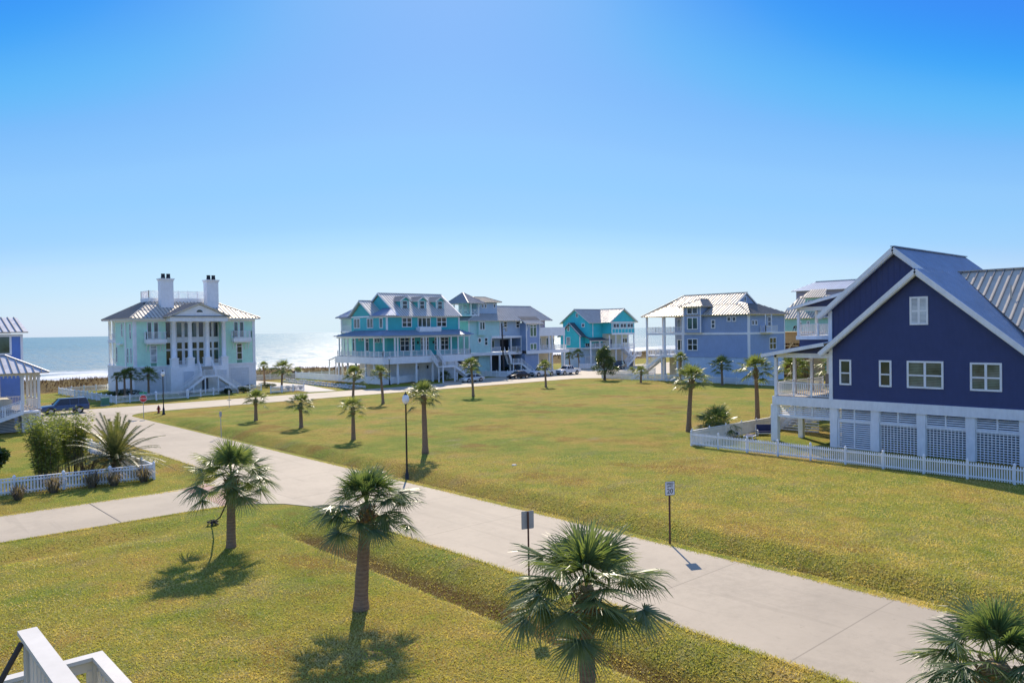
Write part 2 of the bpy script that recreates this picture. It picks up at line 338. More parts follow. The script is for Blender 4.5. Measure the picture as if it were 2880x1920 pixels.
# ------------------------------------------------------------------ terrain
def sstep(a, b, x):
    t = max(0, min(1, (x-a)/(b-a))); return t*t*(3-2*t)
def hgt(x, y):
    h = 0.0
    if y < 40: # swale left of the near road
        k = 1-sstep(33.5, 38.5, y)
        h -= .75*k*(1-sstep(17.2, 19.7, x))*sstep(16.2, 17.1, x)
    k = 1-sstep(84, 96, y)                   # swale and low bank right of the near road
    h += k*(-.6*sstep(27.9, 28.6, x)+.72*sstep(28.6, 31.0, x))
    if y > 53 and y < 98: h += -.25*sstep(16.6,17.6,x)*(1-sstep(18.3,19.6,x))
    if y < 41 and x < 16: h += -.3*k*sstep(38.2,39.2,y)*(1-sstep(39.8,41.2,y))*(1-sstep(11,15,x))
    if 30 < x < 110 and y < 98: h += .12*(noise.noise((x*.06,y*.06,3)))*sstep(30,36,x)*(1-sstep(45,50,x))*(1-sstep(90,98,y))
    if y > 150:
        d = sstep(152,163,y)*(1-sstep(166,180,y))
        h += d*(1.25+.7*noise.noise((x*.09,y*.12,1))+.35*noise.noise((x*.35,y*.3,5)))
        h -= .35*sstep(170,182,y)
    return h
def arange(a, b, s):
    o = []; x = a
    while x < b-1e-6: o.append(x); x += s
    return o
gx = [-6000,-2500,-1000,-400,-200]+arange(-110,-8,6)+arange(-8,14,1.2)+arange(14,34,.35)+arange(34,60,1.5)+arange(60,240,4)+[240,280,340,450,700,1200,2600,6000]
gy = [-6000,-2500,-1000,-400,-150,-60,-30]+arange(-15,60,1.0)+arange(60,150,3)+arange(150,184,1.2)+[184]
g = MB(); nx = len(gx)
g.v = [(x,y,hgt(x,y)) for y in gy for x in gx]
g.f = [(j*nx+i,j*nx+i+1,(j+1)*nx+i+1,(j+1)*nx+i) for j in range(len(gy)-1) for i in range(nx-1)]
struct(g.build('ground', M['grass'], smooth=True))
b_ = MB(); bx = [-6000,-1500,-400,-100,0,100,200,400,1500,6000]; by = [(181.5,-.3),(190,-.75),(205,-1.15),(230,-1.6),(300,-3)]
b_.v = [(x,y,z) for y,z in by for x in bx]
b_.f = [(j*10+i,j*10+i+1,(j+1)*10+i+1,(j+1)*10+i) for j in range(4) for i in range(9)]
struct(b_.build('beach', M['sand'], smooth=True))
# ------------------------------------------------------------------ sea
def seam():
    m, nt, b = newmat('sea_water'); P = geo(nt); S = sepxyz(nt, P)
    w1 = noise_tex(nt, .11, 4, .6, mapped(nt, P, (.35,1,1), .15)); w2 = noise_tex(nt, .55, 5, .7, mapped(nt, P, (.6,1,1), .1))
    w3 = noise_tex(nt, 2.2, 2, .6, mapped(nt, P, (.7,1,1), -.1))
    h = mth(nt, 'ADD', mth(nt, 'MULTIPLY', w1, 1.6), mth(nt, 'ADD', mth(nt, 'MULTIPLY', w2, .7), mth(nt, 'MULTIPLY', w3, .16)))
    bump(nt, b, h, 1.0, .55)
    f1 = noise_tex(nt, .045, 6, .68, mapped(nt, P, (.28,1.5,1), .02)); f2 = noise_tex(nt, .5, 5, .75, mapped(nt, P, (.35,1,1)))
    near = mth(nt, 'SUBTRACT', 1, mth(nt, 'SMOOTH_MIN', 1, mth(nt, 'MAXIMUM', 0, mth(nt, 'DIVIDE', mth(nt, 'SUBTRACT', S[1], 215), 115)), .1))
    t = mth(nt, 'ADD', mth(nt, 'ADD', mth(nt, 'MULTIPLY', f1, .8), mth(nt, 'MULTIPLY', f2, .35)), mth(nt, 'MULTIPLY', near, .31))
    gate = mth(nt, 'GREATER_THAN', 338, S[1])
    foam = mth(nt, 'MULTIPLY', ramp(nt, t, [(.75,(0,0,0)), (.87,(1,1,1))]), gate)
    deep = ramp(nt, noise_tex(nt, .006, 4, .6, mapped(nt, P, (.3,1,1))), [(.3,(.08,.17,.185)), (.7,(.12,.23,.24))])
    shal = ramp(nt, mth(nt, 'DIVIDE', mth(nt, 'SUBTRACT', S[1], 200), 700), [(0,(.26,.27,.24)), (.3,(.15,.25,.25)), (1,(0,0,0,))])
    c = mix(nt, ramp(nt, mth(nt, 'DIVIDE', mth(nt, 'SUBTRACT', S[1], 200), 700), [(0,(1,1,1)), (1,(0,0,0))]), deep, (.2,.26,.25))
    c = mix(nt, foam, c, (.66,.69,.72))
    nt.links.new(c, b.inputs['Base Color'])
    gl = ramp(nt, noise_tex(nt, 1, 3, .7, mapped(nt, P, (.75,.035,1), .25)), [(.46,(0,0,0)), (.6,(1,1,1))])
    nt.links.new(mth(nt, 'ADD', mth(nt, 'MULTIPLY', gl, .36), mth(nt, 'ADD', .2, mth(nt, 'MULTIPLY', foam, .5))), b.inputs['Roughness'])
    b.inputs['IOR'].default_value = 1.33; return m
M['sea'] = seam()
s = MB(); sx = [-40000,-6000,-1500,-400,-100,0,60,120,200,400,1500,6000,40000]; sy = [186,215,250,300,340,500,900,2000,6000,40000]; n_ = len(sx)
s.v = [(x,y,-.95) for y in sy for x in sx]
s.f = [(j*n_+i,j*n_+i+1,(j+1)*n_+i+1,(j+1)*n_+i) for j in range(len(sy)-1) for i in range(n_-1)]
struct(s.build('sea', M['sea']))
# ------------------------------------------------------------------ roads
def arc(cx, cy, r, a0, a1, n=8): return [(cx+r*math.cos(math.radians(a0+(a1-a0)*i/n)), cy+r*math.sin(math.radians(a0+(a1-a0)*i/n))) for i in range(n+1)]
def sheet(name, pts, mat, top, th=.2): return struct(MB().slab([(x,y,top) for x,y in pts], th).build(name, mat))
RX0, RX1, SY0, SY1 = 20.1, 27.4, 102.0, 111.6
sheet('road', [(RX0,-80),(RX1,-80)]+arc(RX1+5,SY0-5,5,180,90)[0:]+[(RX1+5,SY0+.02),(RX0-5,SY0+.02)]+arc(RX0-5,SY0-5,5,90,0), M['road'], .03)
sheet('street', [(-90,SY0),(108,SY0-.2),(112,97.8),(172,97.0),(172,128),(120,128),(118,118.6),(88,117.6),(84,112.6),(76,SY1),(-90,SY1)], M['street'], .036)
sheet('driveway', [(-60,42.3),(14.5,42.6)]+[(16.4,42.5),(18.0,41.9),(19.2,40.6),(19.9,39.0),(20.3,37.8),(20.3,53)]+[(19.8,51.4),(18.6,49.8),(17,49.1),(14.5,48.9),(-60,48.3)], M['drive'], .026)
sheet('brick_apron', [(16.5,42.55),(18.2,41.9),(18.2,49.7),(16.5,49.05)], M['brick'], .034, .03)
for xx in (11.3,):   # expansion joint of the driveway: a dark strip of filler
    struct(MB().box(xx,xx+.06,42.45,48.85,.02,.0292).build('joint_strip', M['ink']))
struct(MB().box(18.2,18.29,41.7,49.8,.02,.0372).build('joint_strip', M['ink']))
sheet('parking_pad', [(58.6,114.2),(63,113.2),(66.5,131),(66,150),(60,150),(60,131)], M['patio'], .03, .1)
# ------------------------------------------------------------------ building kit
def RC(k, fac, x0, y0, x1, y1):               # a rectangle on a facade: (a0, a1, z0, z1)
    fn = onY if fac[0] == 'y' else onX
    p, q = fn(fac[1], k, x0, y0), fn(fac[1], k, x1, y1)
    return (min(p[0],q[0]), max(p[0],q[0]), min(p[1],q[1]), max(p[1],q[1]))
def window(root, fac, r, cols=1, rows=1, fw=.1, glass='glass', frame='white', out=.07, name='window', label=None, splits=None):
    a0, a1, z0, z1 = r; m = MB()
    m.fbox(fac,a0,a0+fw,.0,out,z0,z1).fbox(fac,a1-fw,a1,.0,out,z0,z1)
    m.fbox(fac,a0+fw,a1-fw,.0,out,z1-fw,z1).fbox(fac,a0+fw,a1-fw,.0,out+.03,z0,z0+fw)
    w = fw*.75
    for i in range(1, cols):
        a = a0+(a1-a0)*i/cols; m.fbox(fac,a-w*.8,a+w*.8,.0,out-.01,z0+fw,z1-fw)
    for j in (splits or [i/rows for i in range(1, rows)]):
        z = z0+(z1-z0)*j; m.fbox(fac,a0+fw,a1-fw,.0,out-.02,z-w*.55,z+w*.55)
    o = m.build(name, M[frame], root, label=label)
    MB().fbox(fac,a0+fw*.5,a1-fw*.5,.002,.03,z0+fw*.5,z1-fw*.5).build('pane', M[glass], o)
    return o
def door(root, fac, r, mat='garage', name='garage_door', panels=4):
    a0, a1, z0, z1 = r; o = MB().fbox(fac,a0,a1,.002,.035,z0,z1).build(name, M[mat], root)
    m = MB(); m.fbox(fac,a0-.12,a0,.0,.07,z0,z1+.12).fbox(fac,a1,a1+.12,.0,.07,z0,z1+.12).fbox(fac,a0,a1,.0,.07,z1,z1+.12)
    m.build('door_frame', M['white'], o); return o
def rail(m, p, q, h=1.0, bal=.14, post=1.8, dims=(.09,.05,.035), posts=True, cap=.1):
    p, q = Vector(p), Vector(q); L = (q-p).length; u = Vector((0,0,1))
    m.beam(p+u*h, q+u*h, cap, dims[1]); m.beam(p+u*.1, q+u*.1, dims[1], dims[1])
    if bal:
        n = max(1,int(L/bal))
        for i in range(1, n):
            b = p+(q-p)*i/n; m.beam(b+u*.1, b+u*h, dims[2], dims[2])
    if posts:
        n = max(1,round(L/post))
        for i in range(n+1):
            b = p+(q-p)*i/n; m.beam(b, b+u*(h+.09), dims[0], dims[0])
def stair(root, top, bot, w, axis, rails=(1,1), mat='white', tread='wood', name='staircase', h=.95, bal=.15):
    top, bot = Vector(top), Vector(bot); side = Vector((0,1,0)) if axis == 'x' else Vector((1,0,0))
    m = MB()
    for s_ in (-.5,.5): m.beam(top+side*w*s_-Vector((0,0,.12)), bot+side*w*s_-Vector((0,0,.12)), .06, .34)
    o = m.build(name, M[mat], root)
    t = MB(); n = max(2,int((top.z-bot.z)/.19))
    for i in range(n):
        c = top+(bot-top)*(i+.5)/n; run = (bot-top).length/n*.95
        if axis == 'x': t.box(c.x-run/2,c.x+run/2,c.y-w/2+.031,c.y+w/2-.031,c.z-.02,c.z+.02)
        else: t.box(c.x-w/2+.031,c.x+w/2-.031,c.y-run/2,c.y+run/2,c.z-.02,c.z+.02)
    t.build('tread', M[tread], o)
    r = MB()
    for s_, on in zip((-.5,.5), rails):
        if on: rail(r, top+side*w*s_, bot+side*w*s_, h, bal)
    if r.v: r.build('handrail', M[mat], o)
    return o
def roof_face(m, pts, sp=.55, rib=(.09,.085), t=.14, ribs=True):
    """standing-seam slope; pts[0]->pts[1] runs along the eave"""
    pts = [Vector(p) for p in pts]
    nrm = Vector((0,0,0))
    for i in range(len(pts)): nrm += pts[i].cross(pts[(i+1)%len(pts)])
    nrm.normalize()
    if nrm.z < 0: nrm = -nrm
    m.slab(pts, t)
    if not ribs: return
    e = (pts[1]-pts[0]).normalized(); s_ = nrm.cross(e); P0 = pts[0]
    uv = [((p-P0).dot(e), (p-P0).dot(s_)) for p in pts]
    lo, hi = min(u for u,_ in uv), max(u for u,_ in uv); c = lo+sp*.5
    while c < hi:
        w = []
        for i in range(len(uv)):
            (u0,w0),(u1,w1) = uv[i], uv[(i+1)%len(uv)]
            if (u0-c)*(u1-c) < 0: w.append(w0+(w1-w0)*(c-u0)/(u1-u0))
        if len(w) >= 2 and max(w)-min(w) > .1:
            a = P0+e*c+s_*min(w); b = P0+e*c+s_*max(w); base = len(m.v)
            q = [-e*rib[0]/2, e*rib[0]/2, e*rib[0]*.35+nrm*rib[1], -e*rib[0]*.35+nrm*rib[1]]
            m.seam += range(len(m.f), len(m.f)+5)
            m.add([a+x for x in q]+[b+x for x in q], [(0,1,2,3),(7,6,5,4),(1,5,6,2),(2,6,7,3),(3,7,4,0)])
        c += sp
def cap(m, p, q, w=.22): m.beam(Vector(p)+Vector((0,0,.05)), Vector(q)+Vector((0,0,.05)), w, .07)
def hip(m, x0, x1, y0, y1, z0, z1, rx0, rx1, ry0, ry1, sp=.55, t=.14):
    """hip roof from eave rectangle to a top rectangle (may be a line or a point)"""
    A, B, C, D = (x0,y0,z0),(x1,y0,z0),(x1,y1,z0),(x0,y1,z0); a, b, c, d = (rx0,ry0,z1),(rx1,ry0,z1),(rx1,ry1,z1),(rx0,ry1,z1)
    def f(*p):
        o = []
        for q in p:
            if not any((Vector(q)-Vector(r)).length < 1e-4 for r in o): o.append(q)
        roof_face(m, o, sp, t=t)
    f(A,B,b,a); f(B,C,c,b); f(C,D,d,c); f(D,A,a,d)
    for p, q in ((A,a),(B,b),(C,c),(D,d)): cap(m, p, q, .16)
    if rx0 != rx1: cap(m, a, b)
    if ry0 != ry1: cap(m, a, d)
def gable(m, axis, a0, a1, e0, e1, ze, zr, sp=.55, t=.14, mid=None):
    """gable roof: ridge along axis from a0 to a1, eaves at e0/e1"""
    c = (e0+e1)/2 if mid is None else mid
    P = (lambda a,e,z: (a,e,z)) if axis == 'x' else (lambda a,e,z: (e,a,z))
    roof_face(m, [P(a0,e0,ze),P(a1,e0,ze),P(a1,c,zr),P(a0,c,zr)], sp, t=t)
    roof_face(m, [P(a0,e1,ze),P(a1,e1,ze),P(a1,c,zr),P(a0,c,zr)], sp, t=t)
    cap(m, P(a0,c,zr), P(a1,c,zr))
def rake(m, fac, pts, d=.2, w=.22, th=.06):   # bargeboards along a gable outline [(a,z)...]
    for (a0,z0),(a1,z1) in zip(pts, pts[1:]):
        p, q = Vector(fp(fac,a0,d,z0)), Vector(fp(fac,a1,d,z1)); m.beam(p, q, th, w)
def column(m, x, y, z0, z1, r, n=14):
    m.lathe((x,y,0), [(r*1.3,z0),(r*1.3,z0+.12),(r*1.02,z0+.16),(r,z0+(z1-z0)*.35),(r*.86,z1-.3),(r*1.2,z1-.22),(r*1.3,z1-.12),(r*1.3,z1)], n)

def each(m, name, mat, root):                 # every loose piece becomes a part of its own
    par = list(range(len(m.v)))
    def find(i):
        while par[i] != i: par[i] = par[par[i]]; i = par[i]
        return i
    for f in m.f:
        for i in f[1:]: par[find(i)] = find(f[0])
    groups = {}
    for f in m.f: groups.setdefault(find(f[0]), []).append(f)
    for fs in groups.values():
        ids = sorted({i for f in fs for i in f}); mp = {i:k for k,i in enumerate(ids)}; q = MB()
        q.v = [m.v[i] for i in ids]; q.f = [tuple(mp[i] for i in f) for f in fs]; q.build(name, mat, root)
# ================================================================== mint mansion by the beach
H1 = thing('beach_house', 'tall mint green mansion with two white chimneys and a columned portico', 'house', (47.6,137,0))
Fm, Fl, Fp = ('y',132.3), ('x',37.7), ('y',130.0)
MB().box(37.7,42.6,132.3,142.5,4.35,12.1).build('wall', M['mint'], H1); MB().box(52,57.6,132.3,142.5,4.35,12.1).build('wall', M['mint'], H1)
MB().box(42.602,51.998,134,142.5,4.35,12.1).build('portico_wall', M['white'], H1)
MB().box(37.6,57.7,132.2,147.2,0,4.348).build('ground_floor', M['whitelap'], H1)
t = MB()
for a in (37.62,): t.box(a,a+.45,132.2,132.75,4.35,11.7)
t.box(57.2,57.68,132.2,132.75,4.35,11.7); t.box(37.6,42.6,132.15,132.298,11.7,12.15); t.box(52,57.7,132.15,132.298,11.7,12.15)
t.box(37.55,37.698,132.3,142.5,11.7,12.15); t.box(37.55,37.698,136.3,136.9,4.4,11.7); t.box(37.5,57.8,132.1,132.3,4.3,4.5); t.box(37.5,37.6,132.3,147.3,4.3,4.5)
t.build('trim', M['white'], H1)
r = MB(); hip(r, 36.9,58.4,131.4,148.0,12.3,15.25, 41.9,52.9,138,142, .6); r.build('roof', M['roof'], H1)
MB().box(36.95,58.35,131.45,147.95,12.05,12.16).build('soffit', M['white'], H1)
MB().box(41.7,53.1,137.8,142.2,15.1,15.8).build('roof_deck', M['white'], H1)
r = MB()
for p, q in (((41.8,137.9,15.8),(53,137.9,15.8)),((41.8,137.9,15.8),(41.8,142.1,15.8)),((41.8,142.1,15.8),(53,142.1,15.8)),((53,137.9,15.8),(53,142.1,15.8))): rail(r, p, q, 1.2, .16, 1.5)
r.build('roof_railing', M['white'], H1)
for x0, x1 in ((43.0,45.0),(50.6,52.6)):
    c = MB(); c.box(x0,x1,135.4,137,13.4,18.5)
    for i, (e, z) in enumerate(((.03,18.5),(.09,18.68),(.18,18.84))): c.box(x0-e,x1+e,135.4-e,137+e,z,z+.17)
    ch = c.build('chimney', M['white'], H1)
    for k in (0,1):
        xx = x0+.6+k*.85
        MB().lathe((xx,136.2,0), [(.34,19.0),(.36,19.15),(.3,19.6),(.33,19.68),(.33,19.82)], 10).build('chimney_pot', M['black'], ch)
r = MB(); r.tube([(40.6,136.5,13.5),(40.6,136.5,15)], .09, 8); r.build('vent_pipe', M['black'], H1)
# portico
MB().box(42.45,51.95,129.85,132.198,0,4.3).build('portico_base', M['white'], H1)
cm = MB(); pe = MB()
for x in (43.2,45.75,48.55,51.35):
    c = MB(); column(c, x, 130.35, 5.75, 11.7, .36); c.build('column', M['white'], H1, True)
    pe.box(x-.55,x+.55,129.9,130.9,4.3,5.55); pe.box(x-.62,x+.62,129.85,130.95,5.55,5.75)
each(pe, 'pedestal', M['white'], H1)
MB().box(42.5,51.9,129.75,132.298,11.7,12.46).build('entablature', M['white'], H1)
r = MB(); gable(r,'y',129.4,136.5,42.0,52.4,12.5,14.75,.6); r.build('portico_roof', M['roof'], H1)
p = MB().prism(('y',129.9),[(42.6,12.5),(51.8,12.5),(47.2,14.45)],0,.15); rake(p,('y',129.9),[(42.2,12.5),(47.2,14.6),(52.2,12.5)],.3,.2); p.build('pediment', M['white'], H1)
MB().box(42.3,52.1,129.55,129.85,12.46,12.62).build('pediment_skirt_shade', M['roofdark'], H1)  # dark metal colour paints in the shadow on the skirt roof
f = [(47.2+.5*math.cos(a), 13.2+.42*math.sin(a)) for a in [math.pi*i/10 for i in range(11)]]
MB().prism(('y',129.75),f,.0,.03).build('fanlight', M['glass'], H1)
r = MB(); rail(r,(43.75,130.2,4.3),(45.2,130.2,4.3),1.0,.16,9); rail(r,(49.1,130.2,4.3),(50.8,130.2,4.3),1.0,.16,9); r.build('portico_railing', M['white'], H1)
fb = ('y',134.0)
for x0, x1 in ((42.9,43.9),(44.8,45.75),(46.05,46.85),(47.3,48.2),(48.42,49.35),(50.25,50.75),(50.95,51.85)):
    for z0, z1 in ((9.05,11.65),(7.1,8.3),(4.5,6.95)): window(H1, fb, (x0,x1,z0,z1), 1, 1, .09, random.choice(['glass','glass','glassgreen']), name='portico_window')
# upper front windows with balconies, lower windows
for a0, a1, b0, b1 in ((39.68,41.45,39.2,42.4),(53.9,55.7,53.4,56.6)):
    mid = (a0+a1)/2
    window(H1, Fm, (a0,mid-.12,8.9,11.65), 1, 1, .1, 'glassgreen', name='balcony_door'); window(H1, Fm, (mid+.12,a1,8.9,11.65), 1, 1, .1, 'glassgreen', name='balcony_door')
    bb = MB(); bb.box(b0,b1,131.1,132.19,8.25,8.85); bb.box(b0+.15,b1-.15,131.25,132.19,8.05,8.25)
    o = bb.build('balcony', M['white'], H1)
    r = MB(); rail(r,(b0+.05,131.15,8.85),(b1-.05,131.15,8.85),1.15,.15,1.05); rail(r,(b0+.05,131.15,8.85),(b0+.05,132.1,8.85),1.15,.15,1.05); rail(r,(b1-.05,131.15,8.85),(b1-.05,132.1,8.85),1.15,.15,1.05)
    r.build('balcony_railing', M['white'], o)
    k = MB()
    for xx in (b0+.25,b0+.75,b1-.75,b1-.25): k.tube([(xx,131.5,8.1),(xx,131.9,7.7),(xx,132.2,6.9)], .06, 6)
    each(k, 'bracket', M['white'], o)
for a0, a1 in ((40.1,41.15),(54.3,55.35)):
    window(H1, Fm, (a0,a1,5.05,7.9), 1, 1, .12, 'glasslight' if a0 < 50 else 'glass', splits=[.42,.8])
    MB().fbox(Fm,a0+.1,a1-.1,.0,.05,4.5,5.04).build('window_panel', M['curtain'], H1)
for y0, y1, z0, z1 in ((133.6,134.5,8.9,11.5),(133.5,134.2,5,7.6),(141.5,142.3,5,7.7),(138.3,139,9.3,11.6),(135.2,136,5,7.5)): window(H1, Fl, (y0,y1,z0,z1), 1, 2, .12, 'glass')
MB().box(37.2,37.698,138.2,140.3,8.0,8.3).build('window_hood', M['white'], H1)
# rear porch seen past the left side
k = MB(); k.box(37.7,57,142.5,147.3,8.3,8.8); k.box(37.7,57,142.5,147.3,4.3,4.55); k.build('porch_floor', M['white'], H1)
k = MB()
for y in (144.6,147.0):
    for x in (38.0,45,51): k.box(x-.2,x+.2,y-.2,y+.2,4.35,12.05)
each(k, 'porch_post', M['white'], H1)
r = MB()
for z in (4.55,8.8): rail(r,(37.85,142.6,z),(37.85,147.1,z),1.0,.16,2.2); rail(r,(37.85,147.1,z),(50,147.1,z),1.0,.3,2.2)
r.build('porch_railing', M['white'], H1)
# garage doors and the double stair
for rr in ((39.8,42.2,0,3.55),(53.1,56.4,0,3.65)): door(H1, ('y',132.2), rr)
for rr in ((44.4,46.1,0,3.5),(50.3,51.5,0,3.5)): door(H1, ('y',129.85), rr, 'garage')
MB().fbox(('y',129.85),47.4,48.4,.002,.04,0,2.3).build('service_door', M['shade'], H1)
st = stair(H1,(48.0,129.8,4.3),(48.0,128.6,2.75),2.2,'y')
MB().box(46.8,49.1,127.0,128.6,2.52,2.75).build('stair_landing', M['white'], H1)
stair(H1,(46.8,127.8,2.7),(43.1,127.8,.05),1.5,'x'); stair(H1,(49.1,127.8,2.7),(52.8,127.8,.05),1.5,'x')
r = MB(); rail(r,(46.85,127.05,2.75),(49.05,127.05,2.75),1.0,.15,2.2); r.build('landing_railing', M['white'], H1)
k = MB()
for x in (46.9,49.0,45,50.9): k.box(x-.09,x+.09,127.0,127.18,0,2.5 if 46 < x < 49.5 else 1.2)
each(k, 'stair_post', M['white'], H1)
# ================================================================== teal house
H2 = thing('beach_house', 'teal house with three dormers and a wraparound white porch', 'house', (85,125,0))
Ft, Ftl, Fd = ('y',120.7), ('x',77.6), ('y',118.2)
MB().box(77.6,94.3,120.7,133.2,4.9,12.45).build('wall', M['teal'], H2)
MB().box(79.2,94.2,122.2,133,0,4.2).build('ground_floor', M['whitelap'], H2)
MB().box(75.1,95.2,118.2,134.6,4.75,4.95).build('deck', M['wood'], H2)
k = MB(); k.box(75.0,95.3,118.05,118.2,3.65,4.9); k.box(74.95,75.1,118.2,134.7,3.65,4.9); k.build('deck_fascia', M['white'], H2)
# porch roof: sheet sloping down from the wall all round the front and left
r = MB()
roof_face(r,[(74.6,117.7,8.75),(95.8,117.7,8.75),(94.4,120.8,9.75),(77.55,120.8,9.75)],.55,t=.1)
roof_face(r,[(74.6,135,8.75),(74.6,117.7,8.75),(77.55,120.8,9.75),(77.55,132,9.75)],.55,t=.1)
roof_face(r,[(95.8,117.7,8.75),(95.8,133,8.75),(94.4,131,9.75),(94.4,120.8,9.75)],.55,t=.1)
cap(r,(74.6,117.7,8.75),(77.55,120.8,9.75),.16); r.build('porch_roof', M['roofblue'], H2)
k = MB(); k.box(75.0,95.2,118.1,118.3,8.35,8.62); k.box(75.0,75.2,118.3,134.5,8.35,8.62); k.build('porch_beam', M['white'], H2)
k = MB(); xs = [onY(118.2,'3',x,900)[0] for x in (830,975,1012,1190,1345,1382,1525,1556,1705,1795,1872)]
for x in xs: k.box(x-.11,x+.11,118.2,118.42,0 if x < 76 else 4.95,8.35)
ys = [onX(75.1,'3',x,900)[0] for x in (245,308,355,450,580,695)]
for y in ys: k.box(75.1,75.32,y-.11,y+.11,4.95,8.35)
each(k, 'porch_post', M['white'], H2)
k = MB()
for x in (78.3,82.4,86.1,91.8,94.9): k.box(x-.16,x+.16,118.3,118.6,0,3.66)
for y in (121.5,124.5,128,131,134.3): k.box(75.2,75.5,y-.15,y+.15,0,3.66)
each(k, 'pier', M['white'], H2)
r = MB(); rail(r,(75.15,118.25,4.95),(85.4,118.25,4.95),.95,.17,1.5); rail(r,(87.3,118.25,4.95),(95.1,118.25,4.95),.95,.17,1.5)
rail(r,(75.15,118.25,4.95),(75.15,134.5,4.95),.95,.17,1.5); rail(r,(95.1,118.25,4.95),(95.1,121,4.95),.95,.17,1.5); r.build('porch_railing', M['white'], H2)
# main roof, its gable end, the cross gable
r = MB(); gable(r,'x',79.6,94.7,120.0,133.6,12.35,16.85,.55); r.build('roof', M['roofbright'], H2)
MB().prism(('x',79.9),[(120.9,12.3),(132.8,12.3),(126.8,16.5)],0,-14).build('gable_wall', M['teal'], H2)
k = MB(); rake(k,('x',79.7),[(119.9,12.3),(126.8,16.78),(133.7,12.3)],.12,.26); k.box(77.5,94.4,120.58,120.698,12.1,12.45); k.box(77.48,77.598,120.6,125.2,12.1,12.45)
k.box(77.5,77.78,120.55,120.82,9.8,12.1); k.box(94.1,94.4,120.55,120.82,9.8,12.1); k.build('trim', M['white'], H2)
r = MB(); roof_face(r,[(76.9,125.6,12.45),(76.9,119.9,12.45),(79.88,122.3,13.9),(79.88,125.6,13.9)],.55); roof_face(r,[(76.9,119.9,12.45),(79.88,119.9,12.45),(79.88,122.3,13.9)],.55); r.build('skirt_roof', M['roofblue'], H2)  # slope in shade: its blue cast is put into the roof colour
r = MB(); gable(r,'x',77.0,80.2,124.9,133.7,12.5,15.5,.55,mid=129.4); r.build('cross_roof', M['roofbright'], H2)
k = MB().prism(Ftl,[(125.4,12.4),(133.2,12.4),(129.4,15.1)],0,.02); k.build('cross_gable', M['tealtrim'], H2)
k = MB(); rake(k,('x',77.2),[(124.8,12.4),(129.4,15.4),(133.8,12.4)],.16,.24); k.box(77.45,77.578,124.9,133.3,12.25,12.5); k.build('bargeboard', M['white'], H2)
# dormers
for xc in (82.75,86.7,90.95):
    d = MB().box(xc-.95,xc+.95,122.3,126,13.3,15.35).prism(('y',122.3),[(xc-.95,15.35),(xc+.95,15.35),(xc,16.0)],0,-3.6).build('dormer', M['teal'], H2)
    q = MB(); gable(q,'y',121.9,126.2,xc-1.3,xc+1.3,15.2,16.1,.45,t=.08); q.build('dormer_roof', M['roofbright'], d)
    q = MB(); q.box(xc-1.0,xc-.82,122.2,122.3,13.3,15.3).box(xc+.82,xc+1.0,122.2,122.3,13.3,15.3).box(xc-1,xc+1,122.2,122.3,13.2,13.4); rake(q,('y',122.2),[(xc-1.3,15.2),(xc,16.05),(xc+1.3,15.2)],.28,.16); q.build('dormer_trim', M['white'], d)
    window(d, ('y',122.3), (xc-.62,xc+.55,13.7,15.3), 1, 2, .12, 'glass', name='dormer_window')
for rr in ((1060,520,1190,645),(1510,515,1640,640)): window(H2, Ft, RC('3',Ft,*rr), 2, 2, .14)
window(H2, Ft, RC('3',Ft,1265,520,1435,645), 3, 1, .14, 'glassblind', name='balcony_door')
for rr in ((440,535,522,662),(610,530,692,658),(770,525,818,657)): window(H2, Ftl, RC('3',Ftl,*rr), 2 if rr[0] < 700 else 1, 1, .13, 'glassblind' if rr[0] < 700 else 'glassgreen')
o = MB().box(84.0,89.0,119.4,120.69,9.35,9.5).build('balcony', M['white'], H2)
q = MB().box(84.0,89.0,119.35,119.42,9.5,10.25); q.box(84,84.07,119.42,120.69,9.5,10.25).box(88.93,89,119.42,120.69,9.5,10.25); q.build('balcony_panel', M['white'], o)
for rr in ((1035,780,1160,955),(1170,780,1228,950),(1303,780,1410,945),(1483,780,1525,945),(1560,775,1668,938)): window(H2, Ft, RC('3',Ft,*rr), 2 if rr[2]-rr[0] > 80 else 1, 1, .13, 'glass', name='french_window', splits=[.42,.75])
for rr in ((425,790,462,960),(590,790,637,960)): window(H2, Ftl, RC('3',Ftl,*rr), 1, 1, .13, splits=[.75])
for rr in ((500,785,520,820),(540,785,565,820),(710,785,737,845),(745,785,775,845),(800,785,820,845)): window(H2, Ftl, RC('3',Ftl,*rr), 1, 1, .1)
q = MB()
for xx in (84.4,88.0): q.box(xx-.12,xx+.12,120.5,120.69,7.1,7.6)
for xx in (85.3,87.6): q.box(xx-.12,xx+.12,122.0,122.19,2.3,2.9)
each(q, 'wall_lantern', M['black'], H2)
door(H2, ('y',122.2), (85.9,87.0,0,2.4), 'white', 'entry_door')
# rear upper porch on the left
q = MB(); q.box(77.5,80.5,136.9,137.2,4.95,12.5); q.box(77.5,77.8,136.9,137.2,0,5); q.build('rear_post', M['white'], H2)
q = MB(); roof_face(q,[(76.8,138.2,12.4),(76.8,133.2,12.4),(80.5,133.2,14.4),(79.5,135.5,14.2)],.55); q.box(77.3,82,133.2,137.4,12.15,12.35); q.build('rear_roof', M['roofblue'], H2)
q = MB(); q.box(77.5,81,133.2,137.2,9.4,9.7); rail(q,(77.6,133.3,9.7),(77.6,137.1,9.7),1.0,.17); q.build('rear_balcony', M['white'], H2)
